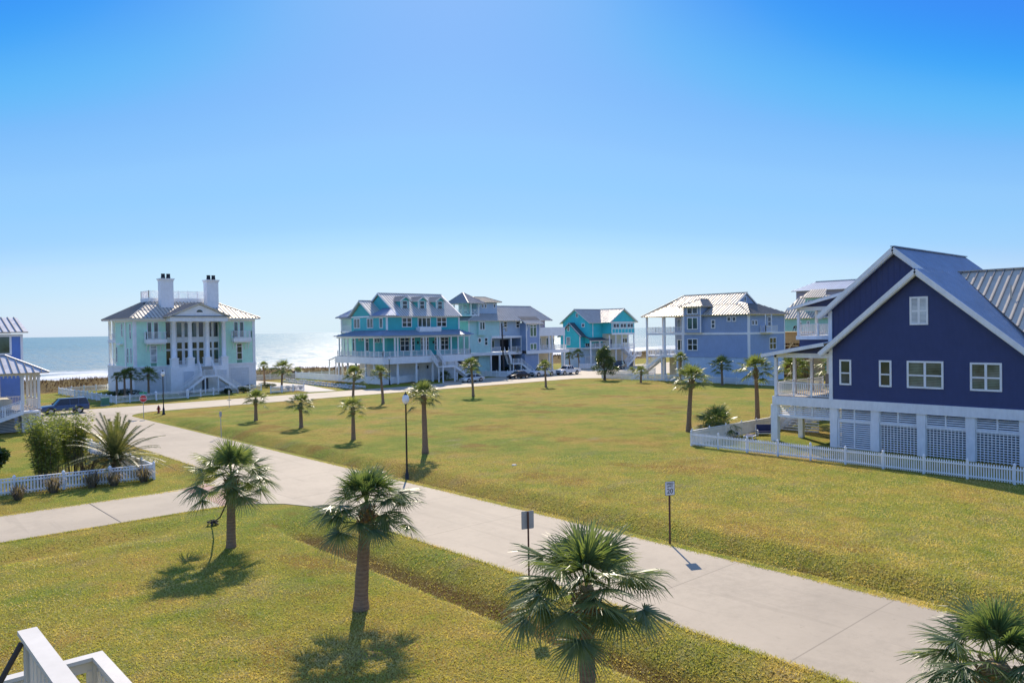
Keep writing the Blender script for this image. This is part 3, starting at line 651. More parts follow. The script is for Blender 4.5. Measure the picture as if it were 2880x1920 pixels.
# front stair
stair(H2,(86.35,118.1,4.9),(86.35,115.9,2.95),1.7,'y',tread='wood')
MB().box(85.4,88.4,114.3,115.9,2.75,2.95).build('stair_landing', M['white'], H2)
q = MB(); rail(q,(85.45,114.35,2.95),(88.35,114.35,2.95),.95,.16); q.build('landing_railing', M['white'], H2)
stair(H2,(88.4,115.1,2.9),(92.9,115.1,.05),1.5,'x')
q = MB()
for x, y in ((85.55,114.45),(88.25,114.45),(85.55,115.75)): q.box(x-.1,x+.1,y-.1,y+.1,0,2.75)
each(q, 'stair_post', M['white'], H2)
q = MB()
for x, y in ((75.6,136.0),(75.6,138.6),(77.6,138.6),(77.0,136)): q.box(x-.09,x+.09,y-.09,y+.09,0,4.9 if y < 137 else 4.2)
q.beam((75.6,138.6,4.1),(75.6,134.7,4.9),.1,.25); rail(q,(75.6,138.6,3.2),(77.6,138.6,3.2),1,.2); q.build('side_stair', M['white'], H2)
# ================================================================== sea-green and grey-blue house with a lookout tower
H3 = thing('beach_house', 'sea green and grey blue house with an open lookout tower and X railings', 'house', (108,130,0))
F3 = ('y',123.0); x0 = onY(123,'4',445,900)[0]; xp = onY(123,'4',768,900)[0]; x1 = onY(123,'4',890,800)[0]; x2 = onY(123,'4',1200,800)[0]
q = MB(); q.box(x0,x1,123,135,7.85,11.5); q.box(x0,xp,123.002,135,4.9,7.848); q.build('wall', M['seafoam'], H3)
q = MB(); q.box(x1,x2,123.3,135,8.2,11.5); q.build('wall', M['greyblue'], H3)
MB().box(xp,x2+1,126,134.9,4.9,8.19).build('recess_wall', M['greyblue'], H3)
xc0 = onY(121.5,'4',1262,800)[0]; xc1 = onY(121.5,'4',1457,800)[0]
MB().box(xc0,xc1,121.5,134,4.95,10.9).build('bay_wall', M['perilap'], H3); MB().box(xc0+.1,xc1-.1,122.0,134,0,4.3).build('bay_base', M['peri'], H3)
q = MB(); q.box(x0,x2,122.9,123.2,4.25,4.88); q.box(x0-.05,x0,122.9,135,4.25,4.88); q.box(xc0-.05,xc1+9,121.35,121.5,4.25,4.94); q.box(x2,xc0,123,123.3,4.25,4.88)
q.box(x0-.04,x0+.25,122.9,122.998,4.9,11.5); q.box(xp,x2,122.88,123.0,7.75,8.25); q.box(x1-.12,x1+.12,122.86,122.998,8.25,11.5); q.box(xp-.2,xp+.02,122.85,122.998,4.9,7.75); q.box(x2-.2,x2+.1,122.9,123.2,4.9,7.75)
q.box((x1+x2)/2-.1,(x1+x2)/2+.1,122.95,123.15,4.9,7.75); q.box(xc0-.04,xc0+.2,121.4,121.498,4.95,10.9); q.box(xc1-.2,xc1+.04,121.4,121.498,4.95,10.9); q.build('trim', M['white'], H3)
MB().box(x0+.1,x2+.5,129,134.8,0,4.25).build('undercroft_wall', M['shade'], H3); MB().box(x0,x2+3,122.95,129,4.2,4.25).build('porch_floor', M['wood'], H3)  # dark back wall colour stands in for the shade under the house
q = MB()
for a in (450,765,890,1040): xx = onY(123,'4',a,1150)[0]; q.box(xx-.15,xx+.15,122.95,123.25,0,4.25)
each(q, 'pier', M['white'], H3)
q = MB(); a0 = onY(124,'4',590,1150)[0]; a1 = onY(124,'4',750,1150)[0]; q.box(a0,a1,124,128,0,4.2); q.build('storage_wall', M['seafoam'], H3)
q = MB(); hip(q, x0-.8, 121.8, 122.1, 136, 11.45, 14.7, x0+9, 120.2, 127.6, 130, .5)
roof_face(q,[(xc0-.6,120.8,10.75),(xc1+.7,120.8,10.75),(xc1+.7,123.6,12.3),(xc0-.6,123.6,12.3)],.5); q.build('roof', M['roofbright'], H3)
# lookout tower
tx, tz = onY(124,'4',480,482); ty1 = onX(tx,'4',240,480)[0]; tx1 = onY(124,'4',588,490)[0]
q = MB(); q.box(tx-.3,tx1,123.7,ty1+.3,tz-.25,tz); q.build('tower_floor', M['white'], H3)
q = MB()
for x, y in ((tx,124),(tx1,124),(tx,ty1),(tx1,ty1),(tx,(124+ty1)/2)): q.box(x-.1,x+.1,y-.1,y+.1,tz,15.1)
each(q, 'tower_post', M['white'], H3)
q = MB()
for p, e, n in (((tx,124.05),(tx,ty1),3),((tx,124.0),(tx1,124.0),2)):
    for i in range(n):
        a = Vector((*p,0)).lerp(Vector((*e,0)), i/n); b = Vector((*p,0)).lerp(Vector((*e,0)), (i+1)/n)
        q.beam(a+Vector((0,0,tz+.1)), b+Vector((0,0,tz+1.0)), .07,.07); q.beam(a+Vector((0,0,tz+1.0)), b+Vector((0,0,tz+.1)), .07,.07)
        q.beam(a+Vector((0,0,tz+1.08)), b+Vector((0,0,tz+1.08)), .1,.08); q.beam(a+Vector((0,0,tz+.06)), b+Vector((0,0,tz+.06)), .08,.06); q.beam(a+Vector((0,0,tz)), a+Vector((0,0,tz+1.1)), .09,.09)
q.build('tower_railing', M['white'], H3)
MB().box(tx+1.1,tx1-.02,126.2,ty1-.1,tz-1.2,15.2).build('tower_room', M['seafoam'], H3)
for k in range(2): window(H3, ('x',tx+1.1), (126.6+k*1.5,127.7+k*1.5,tz+.4,14.9), 1, 1, .1, 'glasslight', name='tower_window')
window(H3, ('y',126.2), (tx+1.3,tx1-.3,tz+.3,14.8), 2, 1, .1, 'glasslight', name='tower_window')
q = MB(); e0 = onY(123.1,'4',440,330)[0]; e1 = onY(123.1,'4',625,318)[0]; ey = onX(e0,'4',110,345)[0]; ax = (e0+e1)/2; ay = (123.1+ey)/2
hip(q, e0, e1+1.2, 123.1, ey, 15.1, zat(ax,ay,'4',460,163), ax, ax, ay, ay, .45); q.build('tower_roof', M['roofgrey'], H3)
q = MB()
for x, y, dx, dy in ((tx,124,-.9,-.9),(tx1,124,0,-.9),(tx,ty1,-.9,0)): q.beam((x,y,14.3),(x+dx,y+dy,15.05),.08,.1)
each(q, 'bracket', M['white'], H3)
# turret with small square windows
u0, u1 = tx1, onY(124.6,'4',848,400)[0]
MB().box(u0,u1,124.6,130,11.4,15.5).build('turret', M['greyblue'], H3)
q = MB(); hip(q,u0-.9,u1+.8,123.8,131,15.4,16.5,u0+.6,u1-1.6,126.5,128.5,.45); q.build('turret_roof', M['roof'], H3)
for rr in ((628,325,660,388),(670,325,702,388),(795,325,828,385)): window(H3, ('y',124.6), RC('4',('y',124.6),*rr), 1, 1, .13)
# windows of the front
q = MB(); r = RC('4',('y',122.5),585,570,692,770); q.box(r[0],r[1],122.5,122.998,r[2],11.4); q.build('bay_box', M['seafoam'], H3)
window(H3, ('y',122.5), (r[0]+.25,r[1]-.25,r[2]+1.1,r[3]-.15), 2, 1, .14, 'glassgreen')
window(H3, F3, RC('4',F3,668,805,718,915), 1, 2, .14)
c = onY(123,'4',600,843); q = MB().prism(F3,[(c[0]+.5*math.cos(i*math.pi/8),c[1]+.62*math.sin(i*math.pi/8)) for i in range(16)],0,.07); o = q.build('oval_window', M['white'], H3)
MB().prism(F3,[(c[0]+.3*math.cos(i*math.pi/8),c[1]+.4*math.sin(i*math.pi/8)) for i in range(16)],.06,.085).build('pane', M['glass'], o)
for rr in ((940,573,992,662),(1115,573,1168,665)): window(H3, ('y',123.3), RC('4',('y',123.3),*rr), 1, 2, .13)
Fb = ('y',121.5)
window(H3, Fb, RC('4',Fb,1312,618,1412,793), 2, 1, .16, splits=[.78]); window(H3, Fb, RC('4',Fb,1315,885,1415,978), 2, 1, .16, 'glassgreen')
q = MB()
for xx in (xc0+.25,xc1-.15): q.tube([(xx,121.45,9.2),(xx,121.2,9.9),(xx,120.8,10.6)],.07,6)
each(q, 'bracket', M['white'], H3)
window(H3, ('y',126.0), (xp+1.6,xp+3.4,5.6,7.3), 1, 1, .1, 'glassblind'); MB().box(x2-3.6,x2-1.2,125.9,125.998,4.9,7.4).build('entry_door', M['black'], H3)
q = MB(); rail(q,(xp,123.05,4.9),(x1+.2,123.05,4.9),1,.15); q.build('porch_railing', M['white'], H3); q = MB(); rail(q,((x1+x2)/2,123.05,4.9),(x2,123.05,4.9),1,.15); q.build('porch_railing', M['white'], H3)
sx = onY(122.8,'4',975,980)[0]; lx = onY(121,'4',1155,1100)[0]
stair(H3,(sx,122.6,4.85),(lx-1,122.6,2.35),1.3,'x'); MB().box(lx-1,lx+1.5,121.6,123.2,2.15,2.35).build('stair_landing', M['white'], H3)
q = MB(); rail(q,(lx-.9,121.65,2.35),(lx+1.45,121.65,2.35),1,.15); q.build('landing_railing', M['white'], H3)
stair(H3,(lx+1.5,122.2,2.3),(lx+4.9,122.2,.1),1.2,'x')
q = MB()
for xx in (lx-.85,lx+1.35): q.box(xx-.1,xx+.1,121.62,121.82,0,2.15)
each(q, 'stair_post', M['white'], H3)
# two-level side porch
MB().box(xc1+.01,xc1+7.6,124.6,131,4.95,8.6).build('porch_wall', M['cream'], H3)
q = MB(); q.box(xc1+.01,xc1+8.6,122.2,131,8.0,8.6); q.box(xc1+.01,xc1+9,122.2,131,4.25,4.94); q.build('porch_slab', M['white'], H3)
q = MB(); q.box(xc1+.01,xc1+8.5,122.2,122.3,8.6,9.9); q.box(xc1+8.5,xc1+8.6,122.2,131,8.6,9.9); q.build('roof_terrace_panel', M['white'], H3)
q = MB()
for a in (.3,3.6,4.6,8.4):
    q.box(xc1+a-.13,xc1+a+.13,122.25,122.5,0,8.0)
each(q, 'porch_post', M['white'], H3)
q = MB(); rail(q,(xc1+.1,122.25,4.94),(xc1+8.9,122.25,4.94),1,.15); q.build('porch_railing', M['white'], H3)
for a in (.7,2.2,4.9,6.2): window(H3, ('y',124.6), (xc1+a,xc1+a+1.2,5.2,7.6), 1, 1, .12, 'glassgreen')
MB().box(xc1+.3,xc1+8,126,131,0,4.2).build('porch_base', M['cream'], H3)
for a in (1.0,4.8): MB().box(xc1+a,xc1+a+1.6,125.9,125.998,.1,2.6).build('base_door', M['shade'], H3)
MB().box(xc1+3.4,xc1+7.6,127.6,131,8.6,11.7).build('cabin', M['lilac'], H3)
q = MB(); gable(q,'x',xc1+2.9,xc1+8.1,127.0,131.6,11.6,12.6,.5); q.build('cabin_roof', M['roofgrey'], H3)
for a in (4.6,6.2): window(H3, ('y',127.6), (xc1+a,xc1+a+.7,10.3,11.3), 1, 1, .1)
# ================================================================== turquoise house
H4 = thing('beach_house', 'bright turquoise house with two gables and a zigzag front stair', 'house', (146,130,0))
Xs, Ys = 138.0, 124.5
ya, za = onX(Xs,'5',475,640); yb, zb = onX(Xs,'5',190,560); yc, zc = onX(Xs,'5',300,478)
MB().box(Xs,Xs+9,ya,yb,4.8,za).prism(('x',Xs),[(ya,za),(yb,za),((ya+yb)/2,zc)],0,-9).build('wall', M['turq'], H4)
MB().box(Xs+.1,Xs+9,ya+.1,yb,0,4.79).build('ground_floor', M['paleblue'], H4)
q = MB(); gable(q,'x',Xs-.5,Xs+9,ya-.7,yb+.7,za-.35,zc+.25,.5); roof_face(q,[(Xs+.9,ya-3.0,za-1.2),(Xs+8,ya-3.0,za-1.2),(Xs+8,ya-.3,za-.15),(Xs+.9,ya-.3,za-.15)],.5); q.build('wing_roof', M['roofdark'], H4)
q = MB(); rake(q,('x',Xs-.35),[(ya-.7,za-.35),((ya+yb)/2,zc+.2),(yb+.7,za-.35)],.05,.26); q.box(Xs-.05,Xs+9,ya-.03,yb,4.6,4.85); q.box(Xs-.06,Xs+.15,ya-.06,ya+.15,4.8,za); q.build('trim', M['white'], H4)
Fs = ('x',Xs); window(H4,Fs,RC('5',Fs,288,515,324,582),1,2,.12); window(H4,Fs,RC('5',Fs,278,668,335,785),1,1,.12,'glasslight')
q = MB(); q.box(Xs+.9,Xs+8,ya-2.7,ya-.02,4.6,4.85)
for a in (1.1,4.4,7.8): q.box(Xs+a-.13,Xs+a+.13,ya-2.6,ya-2.35,0,za-1.35)
q.box(Xs+.9,Xs+8,ya-2.62,ya-2.4,za-1.6,za-1.35); q.build('porch_frame', M['white'], H4)
q = MB(); rail(q,(Xs+1,ya-2.6,4.85),(Xs+7.9,ya-2.6,4.85),1,.16); q.build('porch_railing', M['white'], H4)
for a in (1.8,5.0): window(H4,('y',ya),(Xs+a,Xs+a+1.5,5.0,7.3),2,1,.12,'glass')
door(H4,('y',ya+.1),(Xs+2,Xs+5.2,0,2.6),'garage')
Xg = 139.6
y0, ze = onX(Xg,'5',610,442); y1, _ = onX(Xg,'5',225,452); yr, zr = onX(Xg,'5',415,265)
MB().box(Xg,Xg+14,y0,y1,za-2,ze).prism(('x',Xg),[(y0,ze),(y1,ze),((y0+y1)/2,zr-.1)],0,-14).build('wall', M['turq'], H4)
q = MB(); gable(q,'x',Xg-.6,Xg+15,y0-.7,y1+.7,ze-.3,zr+.1,.5)
xl, zl = onY(Ys,'5',905,437); xr, _ = onY(Ys,'5',1300,425); xm, zm = onY(Ys,'5',1105,250)
gable(q,'y',Ys-.6,(y0+y1)/2+.6,xl-.2,xr+.2,zl-.2,zr+.12,.5); q.build('roof', M['roofbright'], H4)
window(H4,('x',Xg),RC('5',('x',Xg),417,320,450,378),1,2,.1); window(H4,('x',Xg),RC('5',('x',Xg),503,465,545,522),1,1,.14)
xw0, xw1 = xl+.9, xr-.7
MB().box(xw0,xw1,Ys,y0+2,zl-3.0,zl-.05).prism(('y',Ys),[(xl+.2,zl-.1),(xr-.2,zl-.1),((xl+xr)/2,zr-.25)],0,-1).build('wall', M['turq'], H4)
MB().box(xw0+.02,xw1-.02,Ys+1.8,y0+2,0,zl-3.01).build('wall', M['cream'], H4)
q = MB(); rake(q,('y',Ys-.5),[(xl-.2,zl-.2),((xl+xr)/2,zr+.05),(xr+.2,zl-.2)],.04,.26); q.box(xl+.1,xr-.1,Ys-.1,Ys-.002,zl-.4,zl-.1); q.box(xw0-.05,xw1+.05,Ys-.08,Ys-.002,zl-3.3,zl-2.85)
zm2 = zl-1.75; q.box(xw0,xw1,Ys-.06,Ys-.002,zm2-.1,zm2+.08)
for i in range(8): a = xw0+(xw1-xw0)*i/7; q.box(a-.06,a+.06,Ys-.06,Ys-.003,zl-2.9,zm2-.1)
q.build('trim', M['white'], H4)
for i in range(3): a = xw0+.5+(xw1-xw0-.6)*i/3; window(H4,('y',Ys),(a,a+(xw1-xw0)/3-.55,zm2+.15,zl-.5),2,1,.13)
q = MB(); q.box(xw0-1,xw1+.1,Ys-.1,Ys+1.79,4.3,4.6)
for i in range(5): a = xw0-.7+(xw1-xw0+.6)*i/4; q.box(a-.12,a+.12,Ys,Ys+.24,0,zl-3.3)
q.build('porch_frame', M['white'], H4)
q = MB(); rail(q,(xw0-.8,Ys,4.6),(xw0+3,Ys,4.6),1,.16); rail(q,(xw0+4.6,Ys,4.6),(xw1,Ys,4.6),1,.16); q.build('porch_railing', M['white'], H4)
window(H4,('y',Ys+1.8),(xw1-2.6,xw1-.7,5.7,7.0),2,1,.14); MB().box(xw0+1,xw0+2,Ys+1.7,Ys+1.798,4.6,6.8).build('entry_door', M['shade'], H4)
stair(H4,(xw0+3.2,Ys-.7,4.55),(xw0+6,Ys-.7,2.6),1.3,'x'); MB().box(xw0+6,xw0+8,Ys-2.6,Ys,2.4,2.6).build('stair_landing', M['white'], H4)
stair(H4,(xw0+6,Ys-1.9,2.55),(xw0+2.6,Ys-1.9,.1),1.3,'x'); q = MB(); rail(q,(xw0+6,Ys-2.6,2.6),(xw0+8,Ys-2.6,2.6),1,.16); q.build('landing_railing', M['white'], H4)
MB().box(xw0+6.3,xw0+7.8,Ys-.2,Ys+.2,0,2.4).build('landing_base', M['shade'], H4)
q = MB(); 
for i in range(7): q.box(xl-3.9+.0,xl-3.85,0,0.01,0,.01) if False else None
xj = Xg+1.2; q.box(xj,xj+.2,y0-.03,y0-.002,za-.5,ze); q.box(xw0-.02,xw0+.2,Ys-.05,Ys-.004,zl-2.9,zl-.4); q.build('corner_board', M['white'], H4)
# ================================================================== periwinkle house
H5 = thing('beach_house', 'long periwinkle blue house with a pale ridged roof and corner porches', 'house', (121,78,0))
F5, F5y = ('x',115.0), ('y',69.4)
MB().box(115,126.6,69.4,82.4,4.2,8.1).build('wall', M['perilap'], H5); MB().box(115,126.6,69.4,82.4,8.45,11.55).build('wall', M['peri'], H5)
MB().box(115.1,126.5,69.5,82.3,0,4.19).build('ground_floor', M['paleblue'], H5)
q = MB(); q.box(114.93,126.65,69.33,82.45,8.1,8.449); q.box(114.92,114.998,69.32,69.6,4.2,11.5); q.box(114.998,115.3,69.3,69.398,4.2,11.5); q.box(126.4,126.65,69.3,69.398,4.2,11.5); q.box(114.95,126.6,69.36,69.398,11.3,11.55); q.box(114.9,114.998,82.2,82.4,4.2,11.5); q.build('trim', M['white'], H5)
q = MB()
zr = 15.35; E = 11.5
roof_face(q,[(114.3,91.4,E),(114.3,68.7,E),(117.6,71.2,13.35),(117.6,87.8,13.35)],.55); roof_face(q,[(117.55,73.2,13.35),(117.55,87.8,13.35),(120.8,86.3,zr),(120.8,73.2,zr)],.55)
roof_face(q,[(117.55,73.2,13.35),(117.55,71.2,13.35),(118.2,73.2,13.75)],.55,ribs=False)
roof_face(q,[(114.3,68.7,E),(127.3,68.7,E),(124.5,73.3,13.4),(117.6,71.2,13.3),(117.6,73.3,13.4)][:3]+[(117.6,73.3,13.4)],.5)
roof_face(q,[(127.3,68.7,E),(127.3,91.4,E),(120.8,86.3,zr),(120.8,73.2,zr),(124.5,73.3,13.4)],.55,ribs=False)
roof_face(q,[(127.3,91.4,E),(114.3,91.4,E),(120.8,86.3,zr)],.55); cap(q,(120.8,73.0,zr),(120.8,86.3,zr)); cap(q,(114.3,91.4,E),(120.8,86.3,zr),.16); cap(q,(114.3,68.7,E),(117.6,72.8,13.3),.16)
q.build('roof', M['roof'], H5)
q = MB().prism(('y',73.4),[(117.3,12.9),(124.6,12.9),(120.8,15.25)],0,-1.5); q.build('gable_wall', M['peri'], H5)
q = MB(); rake(q,('y',73.3),[(117.2,13.1),(120.8,15.3),(124.9,12.9)],.1,.2); q.build('bargeboard', M['white'], H5)
window(H5,('y',73.4),(120.1,120.9,13.7,14.7),1,1,.14)
# projecting window tower with hip roof
Ft5 = ('x',114.4); r = RC('6',Ft5,668,295,905,640)
MB().box(114.4,119,r[0],r[1],8.45,r[3]+.05).build('tower_wall', M['peri'], H5)
q = MB(); hip(q,113.7,121.5,r[0]-.7,r[1]+.7,r[3]-.02,r[3]+1.35,116.6,120.5,(r[0]+r[1])/2,(r[0]+r[1])/2,.5); q.build('tower_roof', M['roof'], H5)
q = MB(); q.box(114.32,114.398,r[0],r[0]+.2,8.45,r[3]); q.box(114.32,114.398,r[1]-.2,r[1],8.45,r[3]); q.build('tower_trim', M['white'], H5)
window(H5,Ft5,RC('6',Ft5,715,303,860,390),2,1,.14); window(H5,Ft5,RC('6',Ft5,718,435,862,595),2,1,.14,'glassgreen'); window(H5,F5,RC('6',F5,722,715,860,875),2,2,.14)
for rr in ((1035,465,1092,580),(1243,423,1300,490),(1312,423,1368,490)): window(H5,F5,RC('6',F5,*rr),1,2 if rr[0] < 1100 else 1,.14)
for rr in ((1568,468,1604,538),(1610,468,1645,538),(1778,420,1825,560),(1803,698,1895,855)): window(H5,F5y,RC('6',F5y,*rr),2 if rr[0] > 1800 else 1,2 if rr[0] > 1700 else 1,.13)
r = RC('6',F5y,1680,400,1835,655); q = MB(); q.box(r[0],r[1],68.3,69.39,8.3,8.5); rail(q,(r[0],68.35,8.5),(r[1],68.35,8.5),1,.15); rail(q,(r[0],68.35,8.5),(r[0],69.3,8.5),1,.15)
for xx in (r[0]+.06,r[0]+2): q.box(xx-.06,xx+.06,68.35,68.47,8.5,11.4)
q.build('balcony', M['white'], H5)
# corner porches on the sea side
q = MB(); q.box(115,126,82.4,90.8,8.1,8.5); q.box(115,126,82.4,90.8,4.1,4.4); q.build('porch_floor', M['white'], H5)
q = MB()
for y in (90.6,86.6,82.6):
    for x in (115.1,120,125.8): q.box(x-.15,x+.15,y-.15,y+.15,0,11.4)
each(q, 'porch_post', M['white'], H5)
q = MB()
for z in (4.4,8.5): rail(q,(115.1,82.5,z),(115.1,90.6,z),1,.16); rail(q,(115.1,90.6,z),(125.8,90.6,z),1,.3)
q.build('porch_railing', M['white'], H5)
MB().box(119.5,126,82.41,87.5,4.4,11.3).build('porch_wall', M['perilap'], H5)
for a in (83.2,85.4): window(H5,('x',119.5),(a,a+1.6,8.8,11.0),2,1,.12,'glasslight',name='french_window')
window(H5,('x',119.5),(85.4,87.0,5,7.2),2,1,.12,'glass'); MB().box(119.4,119.498,83,84.3,4.4,6.7).build('entry_door', M['shade'], H5)
stair(H5,(114.2,86.2,4.35),(114.2,92.6,.1),1.6,'y')
MB().box(113.4,115.0,82.6,86.2,4.15,4.4).build('stair_landing', M['white'], H5)
q = MB(); rail(q,(113.45,82.6,4.4),(113.45,86.2,4.4),1,.15); q.box(113.4,113.6,82.6,82.8,0,4.15); q.box(113.4,113.6,86,86.2,0,4.15); q.build('landing_railing', M['white'], H5)
MB().box(117,126,82.31,87,0,4.1).build('undercroft_wall', M['cream'], H5)
# ================================================================== houses further along the shore
H6 = thing('beach_house', 'distant mint house with a striped metal roof and small dormer behind the builders', 'house', (150,73,0))
p = onX(150,'K',20,600); p2 = onX(150,'K',900,600)
MB().box(150,160,p2[0]-6,p[0],0,p[1]).build('wall', M['palemint'], H6)
pr = onX(154.5,'K',45,380); pr2 = onX(150,'K',900,600)
q = MB(); roof_face(q,[(149.4,p2[0]-6,p[1]-.1),(149.4,p[0]+1.2,p[1]-.1),(155.2,p[0]-1.0,p[1]+4.6),(155.2,p2[0]-6,p[1]+4.6)],.6); roof_face(q,[(161,p2[0]-6,p[1]-.1),(161,p[0]+.6,p[1]-.1),(155.2,p[0]-1.0,p[1]+4.6),(155.2,p2[0]-6,p[1]+4.6)],.6,ribs=False); q.build('roof', M['roof'], H6)
r = RC('K',('x',150.6),325,300,590,400); d = MB().box(151,156,r[0],r[1],p[1]+1,r[3]+.1).build('dormer', M['palemint'], H6)
q = MB(); roof_face(q,[(150.3,r[0]-.6,r[3]),(150.3,r[1]+.6,r[3]),(153,r[1]-.2,r[3]+1.7),(153,r[0]+.2,r[3]+1.7)],.5); q.build('dormer_roof', M['roof'], d)
for a in (.25,.65): window(d,('x',151),(r[0]+(r[1]-r[0])*a,r[0]+(r[1]-r[0])*a+.9,r[3]-1.6,r[3]-.5),1,1,.15,name='dormer_window')
window(H6,('x',150),RC('K',('x',150),360,640,410,725),1,1,.15,'glasslight')
H7 = thing('beach_house', 'tall lilac grey house rising behind the striped mint roof', 'house', (176,80,0))
a, b = onX(172,'K',205,210), onX(172,'K',960,185)
MB().box(172,182,b[0]-8,a[0],0,a[1]+.2).build('wall', M['lilac'], H7)
q = MB(); roof_face(q,[(171.2,b[0]-8,a[1]+.1),(171.2,a[0]+.9,a[1]+.1),(177,a[0]-2.4,a[1]+2.3),(177,b[0]-8,a[1]+2.3)],.6); roof_face(q,[(183,b[0]-8,a[1]+.1),(183,a[0]+.9,a[1]+.1),(177,a[0]-2.4,a[1]+2.3),(177,b[0]-8,a[1]+2.3)],.6); cap(q,(177,a[0]-2.4,a[1]+2.35),(177,b[0]-8,a[1]+2.35),.5); q.build('roof', M['roofblue'], H7)
# house under construction with its scaffold
a, b = onX(132,'K',10,800), onX(132,'K',310,800); zt = a[1]
HC = thing('unfinished_house', 'unfinished house shell of orange sheathing boards and lumber framing', 'building site', (134,68,0))
mid = a[0]+(b[0]-a[0])*.45
MB().box(132,138,b[0]-1,a[0]+3,zt-2.1,zt-.12).build('sheathing', M['osb'], HC)
q = MB(); y = b[0]-1
while y < a[0]+3: q.box(132,138,y,y+.05,0,zt-2.15); y += .5
q.box(136,136.1,b[0]-1,a[0]+3,0,zt-2.2); q.build('stud_frame', M['osb'], HC)
q = MB()
for k in range(7): z = zt-2.6-k*.85; q.box(131.3,131.36,mid-1.5,a[0]+3,z,z+.16)
q.beam((131.2,mid-.6,zt-2),(131.2,a[0]+.8,zt-6),.05,.2); q.beam((131.2,a[0],zt-2.5),(131.2,mid-1,zt-6),.05,.2)
for yy in (mid,a[0]): q.box(131.25,131.35,yy-.06,yy+.06,0,zt-1.8)
q.build('scaffold', M['lumber'], HC)
MB().box(131.6,138.2,b[0]-1.2,a[0]+3.2,zt-.12,zt).build('roof_deck', M['lumber'], HC)
SITE = (132.6, onX(132.6,'K',180,790)[0], onX(132.6,'K',255,790)[0], zt)
# ================================================================== navy house on the right
H8 = thing('beach_house', 'large navy blue house with white louvred and latticed ground floor', 'house', (64,22,0))
FN = ('x',57.9); XR = 59.4
sl = .845; AY, AZ = 21.56, 13.35
yl, yr = 28.0, 9.0; ze_l = AZ-sl*(yl-AY)
def zr_(y): return AZ+sl*(y-AY)               # plane of the long right-hand slope
RY = 23.66; RZ = zr_(RY)
MB().prism(FN,[(yr,3.78),(yl,3.78),(yl,ze_l-.12),(AY,AZ-.12),(13.2,zr_(13.2)-.12),(yr,zr_(13.2)-.12)],0,-1.6).build('front_wall', M['navy'], H8)
ylr = 28.75
q = MB(); z = 3.8                              # lap boards of the front, each a little proud at its lower edge
while z < AZ-.3:
    top = z+.155; y1 = min(yl-.24, AY+(AZ-.32-top)/sl) if top > ze_l-.4 else yl-.24; y0 = max(yr, AY-(AZ-.32-top)/sl)
    if y1 > y0+.1: q.add([(57.898,y0,top),(57.898,y1,top),(57.872,y1,z),(57.872,y0,z),(57.9,y0,z),(57.9,y1,z)],[(0,1,2,3),(3,2,5,4),(0,3,4),(1,5,2)])
    z += .155
q.build('lap_boards', M['navy'], H8)
MB().prism(('x',XR),[(yr,3.78),(ylr,3.78),(ylr,RZ-sl*(ylr-RY)-.12),(RY,RZ-.12),(13.0,zr_(13.0)-.12),(yr,zr_(13.0)-.12)],0,-14.4).build('rear_wall', M['navyb'], H8)
q = MB()
roof_face(q,[(57.3,28.55,AZ-sl*(28.55-AY)),(60.2,28.55,AZ-sl*(28.55-AY)),(60.2,AY,AZ),(57.3,AY,AZ)],.42,(.04,.035),.12)
roof_face(q,[(58.8,29.4,RZ-sl*(29.4-RY)),(74,29.4,RZ-sl*(29.4-RY)),(74,RY,RZ),(58.8,RY,RZ)],.42,(.04,.035),.12)
roof_face(q,[(57.3,12.9,zr_(12.9)),(74,12.9,zr_(12.9)),(74,AY,AZ),(57.3,AY,AZ)],.42,(.04,.035),.12)
roof_face(q,[(58.8,AY,AZ),(74,AY,AZ),(74,RY,RZ),(58.8,RY,RZ)],.42,(.04,.035),.12)
cap(q,(58.8,RY,RZ),(74,RY,RZ),.3); q.build('roof', M['roofblue'], H8)
q = MB(); rake(q,('x',57.42),[(28.6,AZ-sl*(28.6-AY)-.16),(AY,AZ-.16),(12.9,zr_(12.9)-.16)],.1,.3,.08); rake(q,('x',57.5),[(28.5,AZ-sl*(28.5-AY)-.36),(AY,AZ-.38),(12.9,zr_(12.9)-.36)],-.0,.14,.3)
rake(q,('x',58.92),[(29.45,RZ-sl*(29.45-RY)-.16),(RY,RZ-.16),(21.3,zr_(21.3)-.16)],.1,.3,.08); rake(q,('x',59.0),[(29.3,RZ-sl*(29.3-RY)-.36),(RY,RZ-.38),(21.5,zr_(21.5)-.36)],0,.14,.3)
q.build('bargeboard', M['white'], H8)
q = MB(); q.box(57.82,57.898,27.78,28.06,3.8,ze_l-.15); q.box(57.9,58.1,28.0,28.06,3.8,ze_l-.15); q.box(59.3,59.398,28.5,28.8,8,RZ-sl*(28.8-RY)-.2); q.box(57.78,57.899,yr,32.8,3.1,3.8); q.box(57.9,58.1,28.08,32.8,3.1,3.8); q.build('trim', M['white'], H8)
# wing with the striped roof
wy = 21.7; wz = zr_(wy)-.05
q = MB(); roof_face(q,[(59.6,wy-6.6,wz-5.1),(59.6,-4,wz-5.1),(66.2,-4,wz),(66.2,wy,wz)],.58,(.09,.1),.12); roof_face(q,[(74,wy-6.6,wz-5.1),(74,-4,wz-5.1),(66.2,-4,wz),(66.2,wy,wz)],.58,(.09,.1),.12,ribs=False); cap(q,(66.2,-4,wz),(66.2,wy,wz),.34)
q.tube([(63.2,17.3,wz-2.2),(63.2,17.3,wz-1.3)],.06,8); q.build('wing_roof', M['roof'], H8)
MB().box(60.4,73,-3.5,9,0,wz-4.7).build('wing_wall', M['navy'], H8)
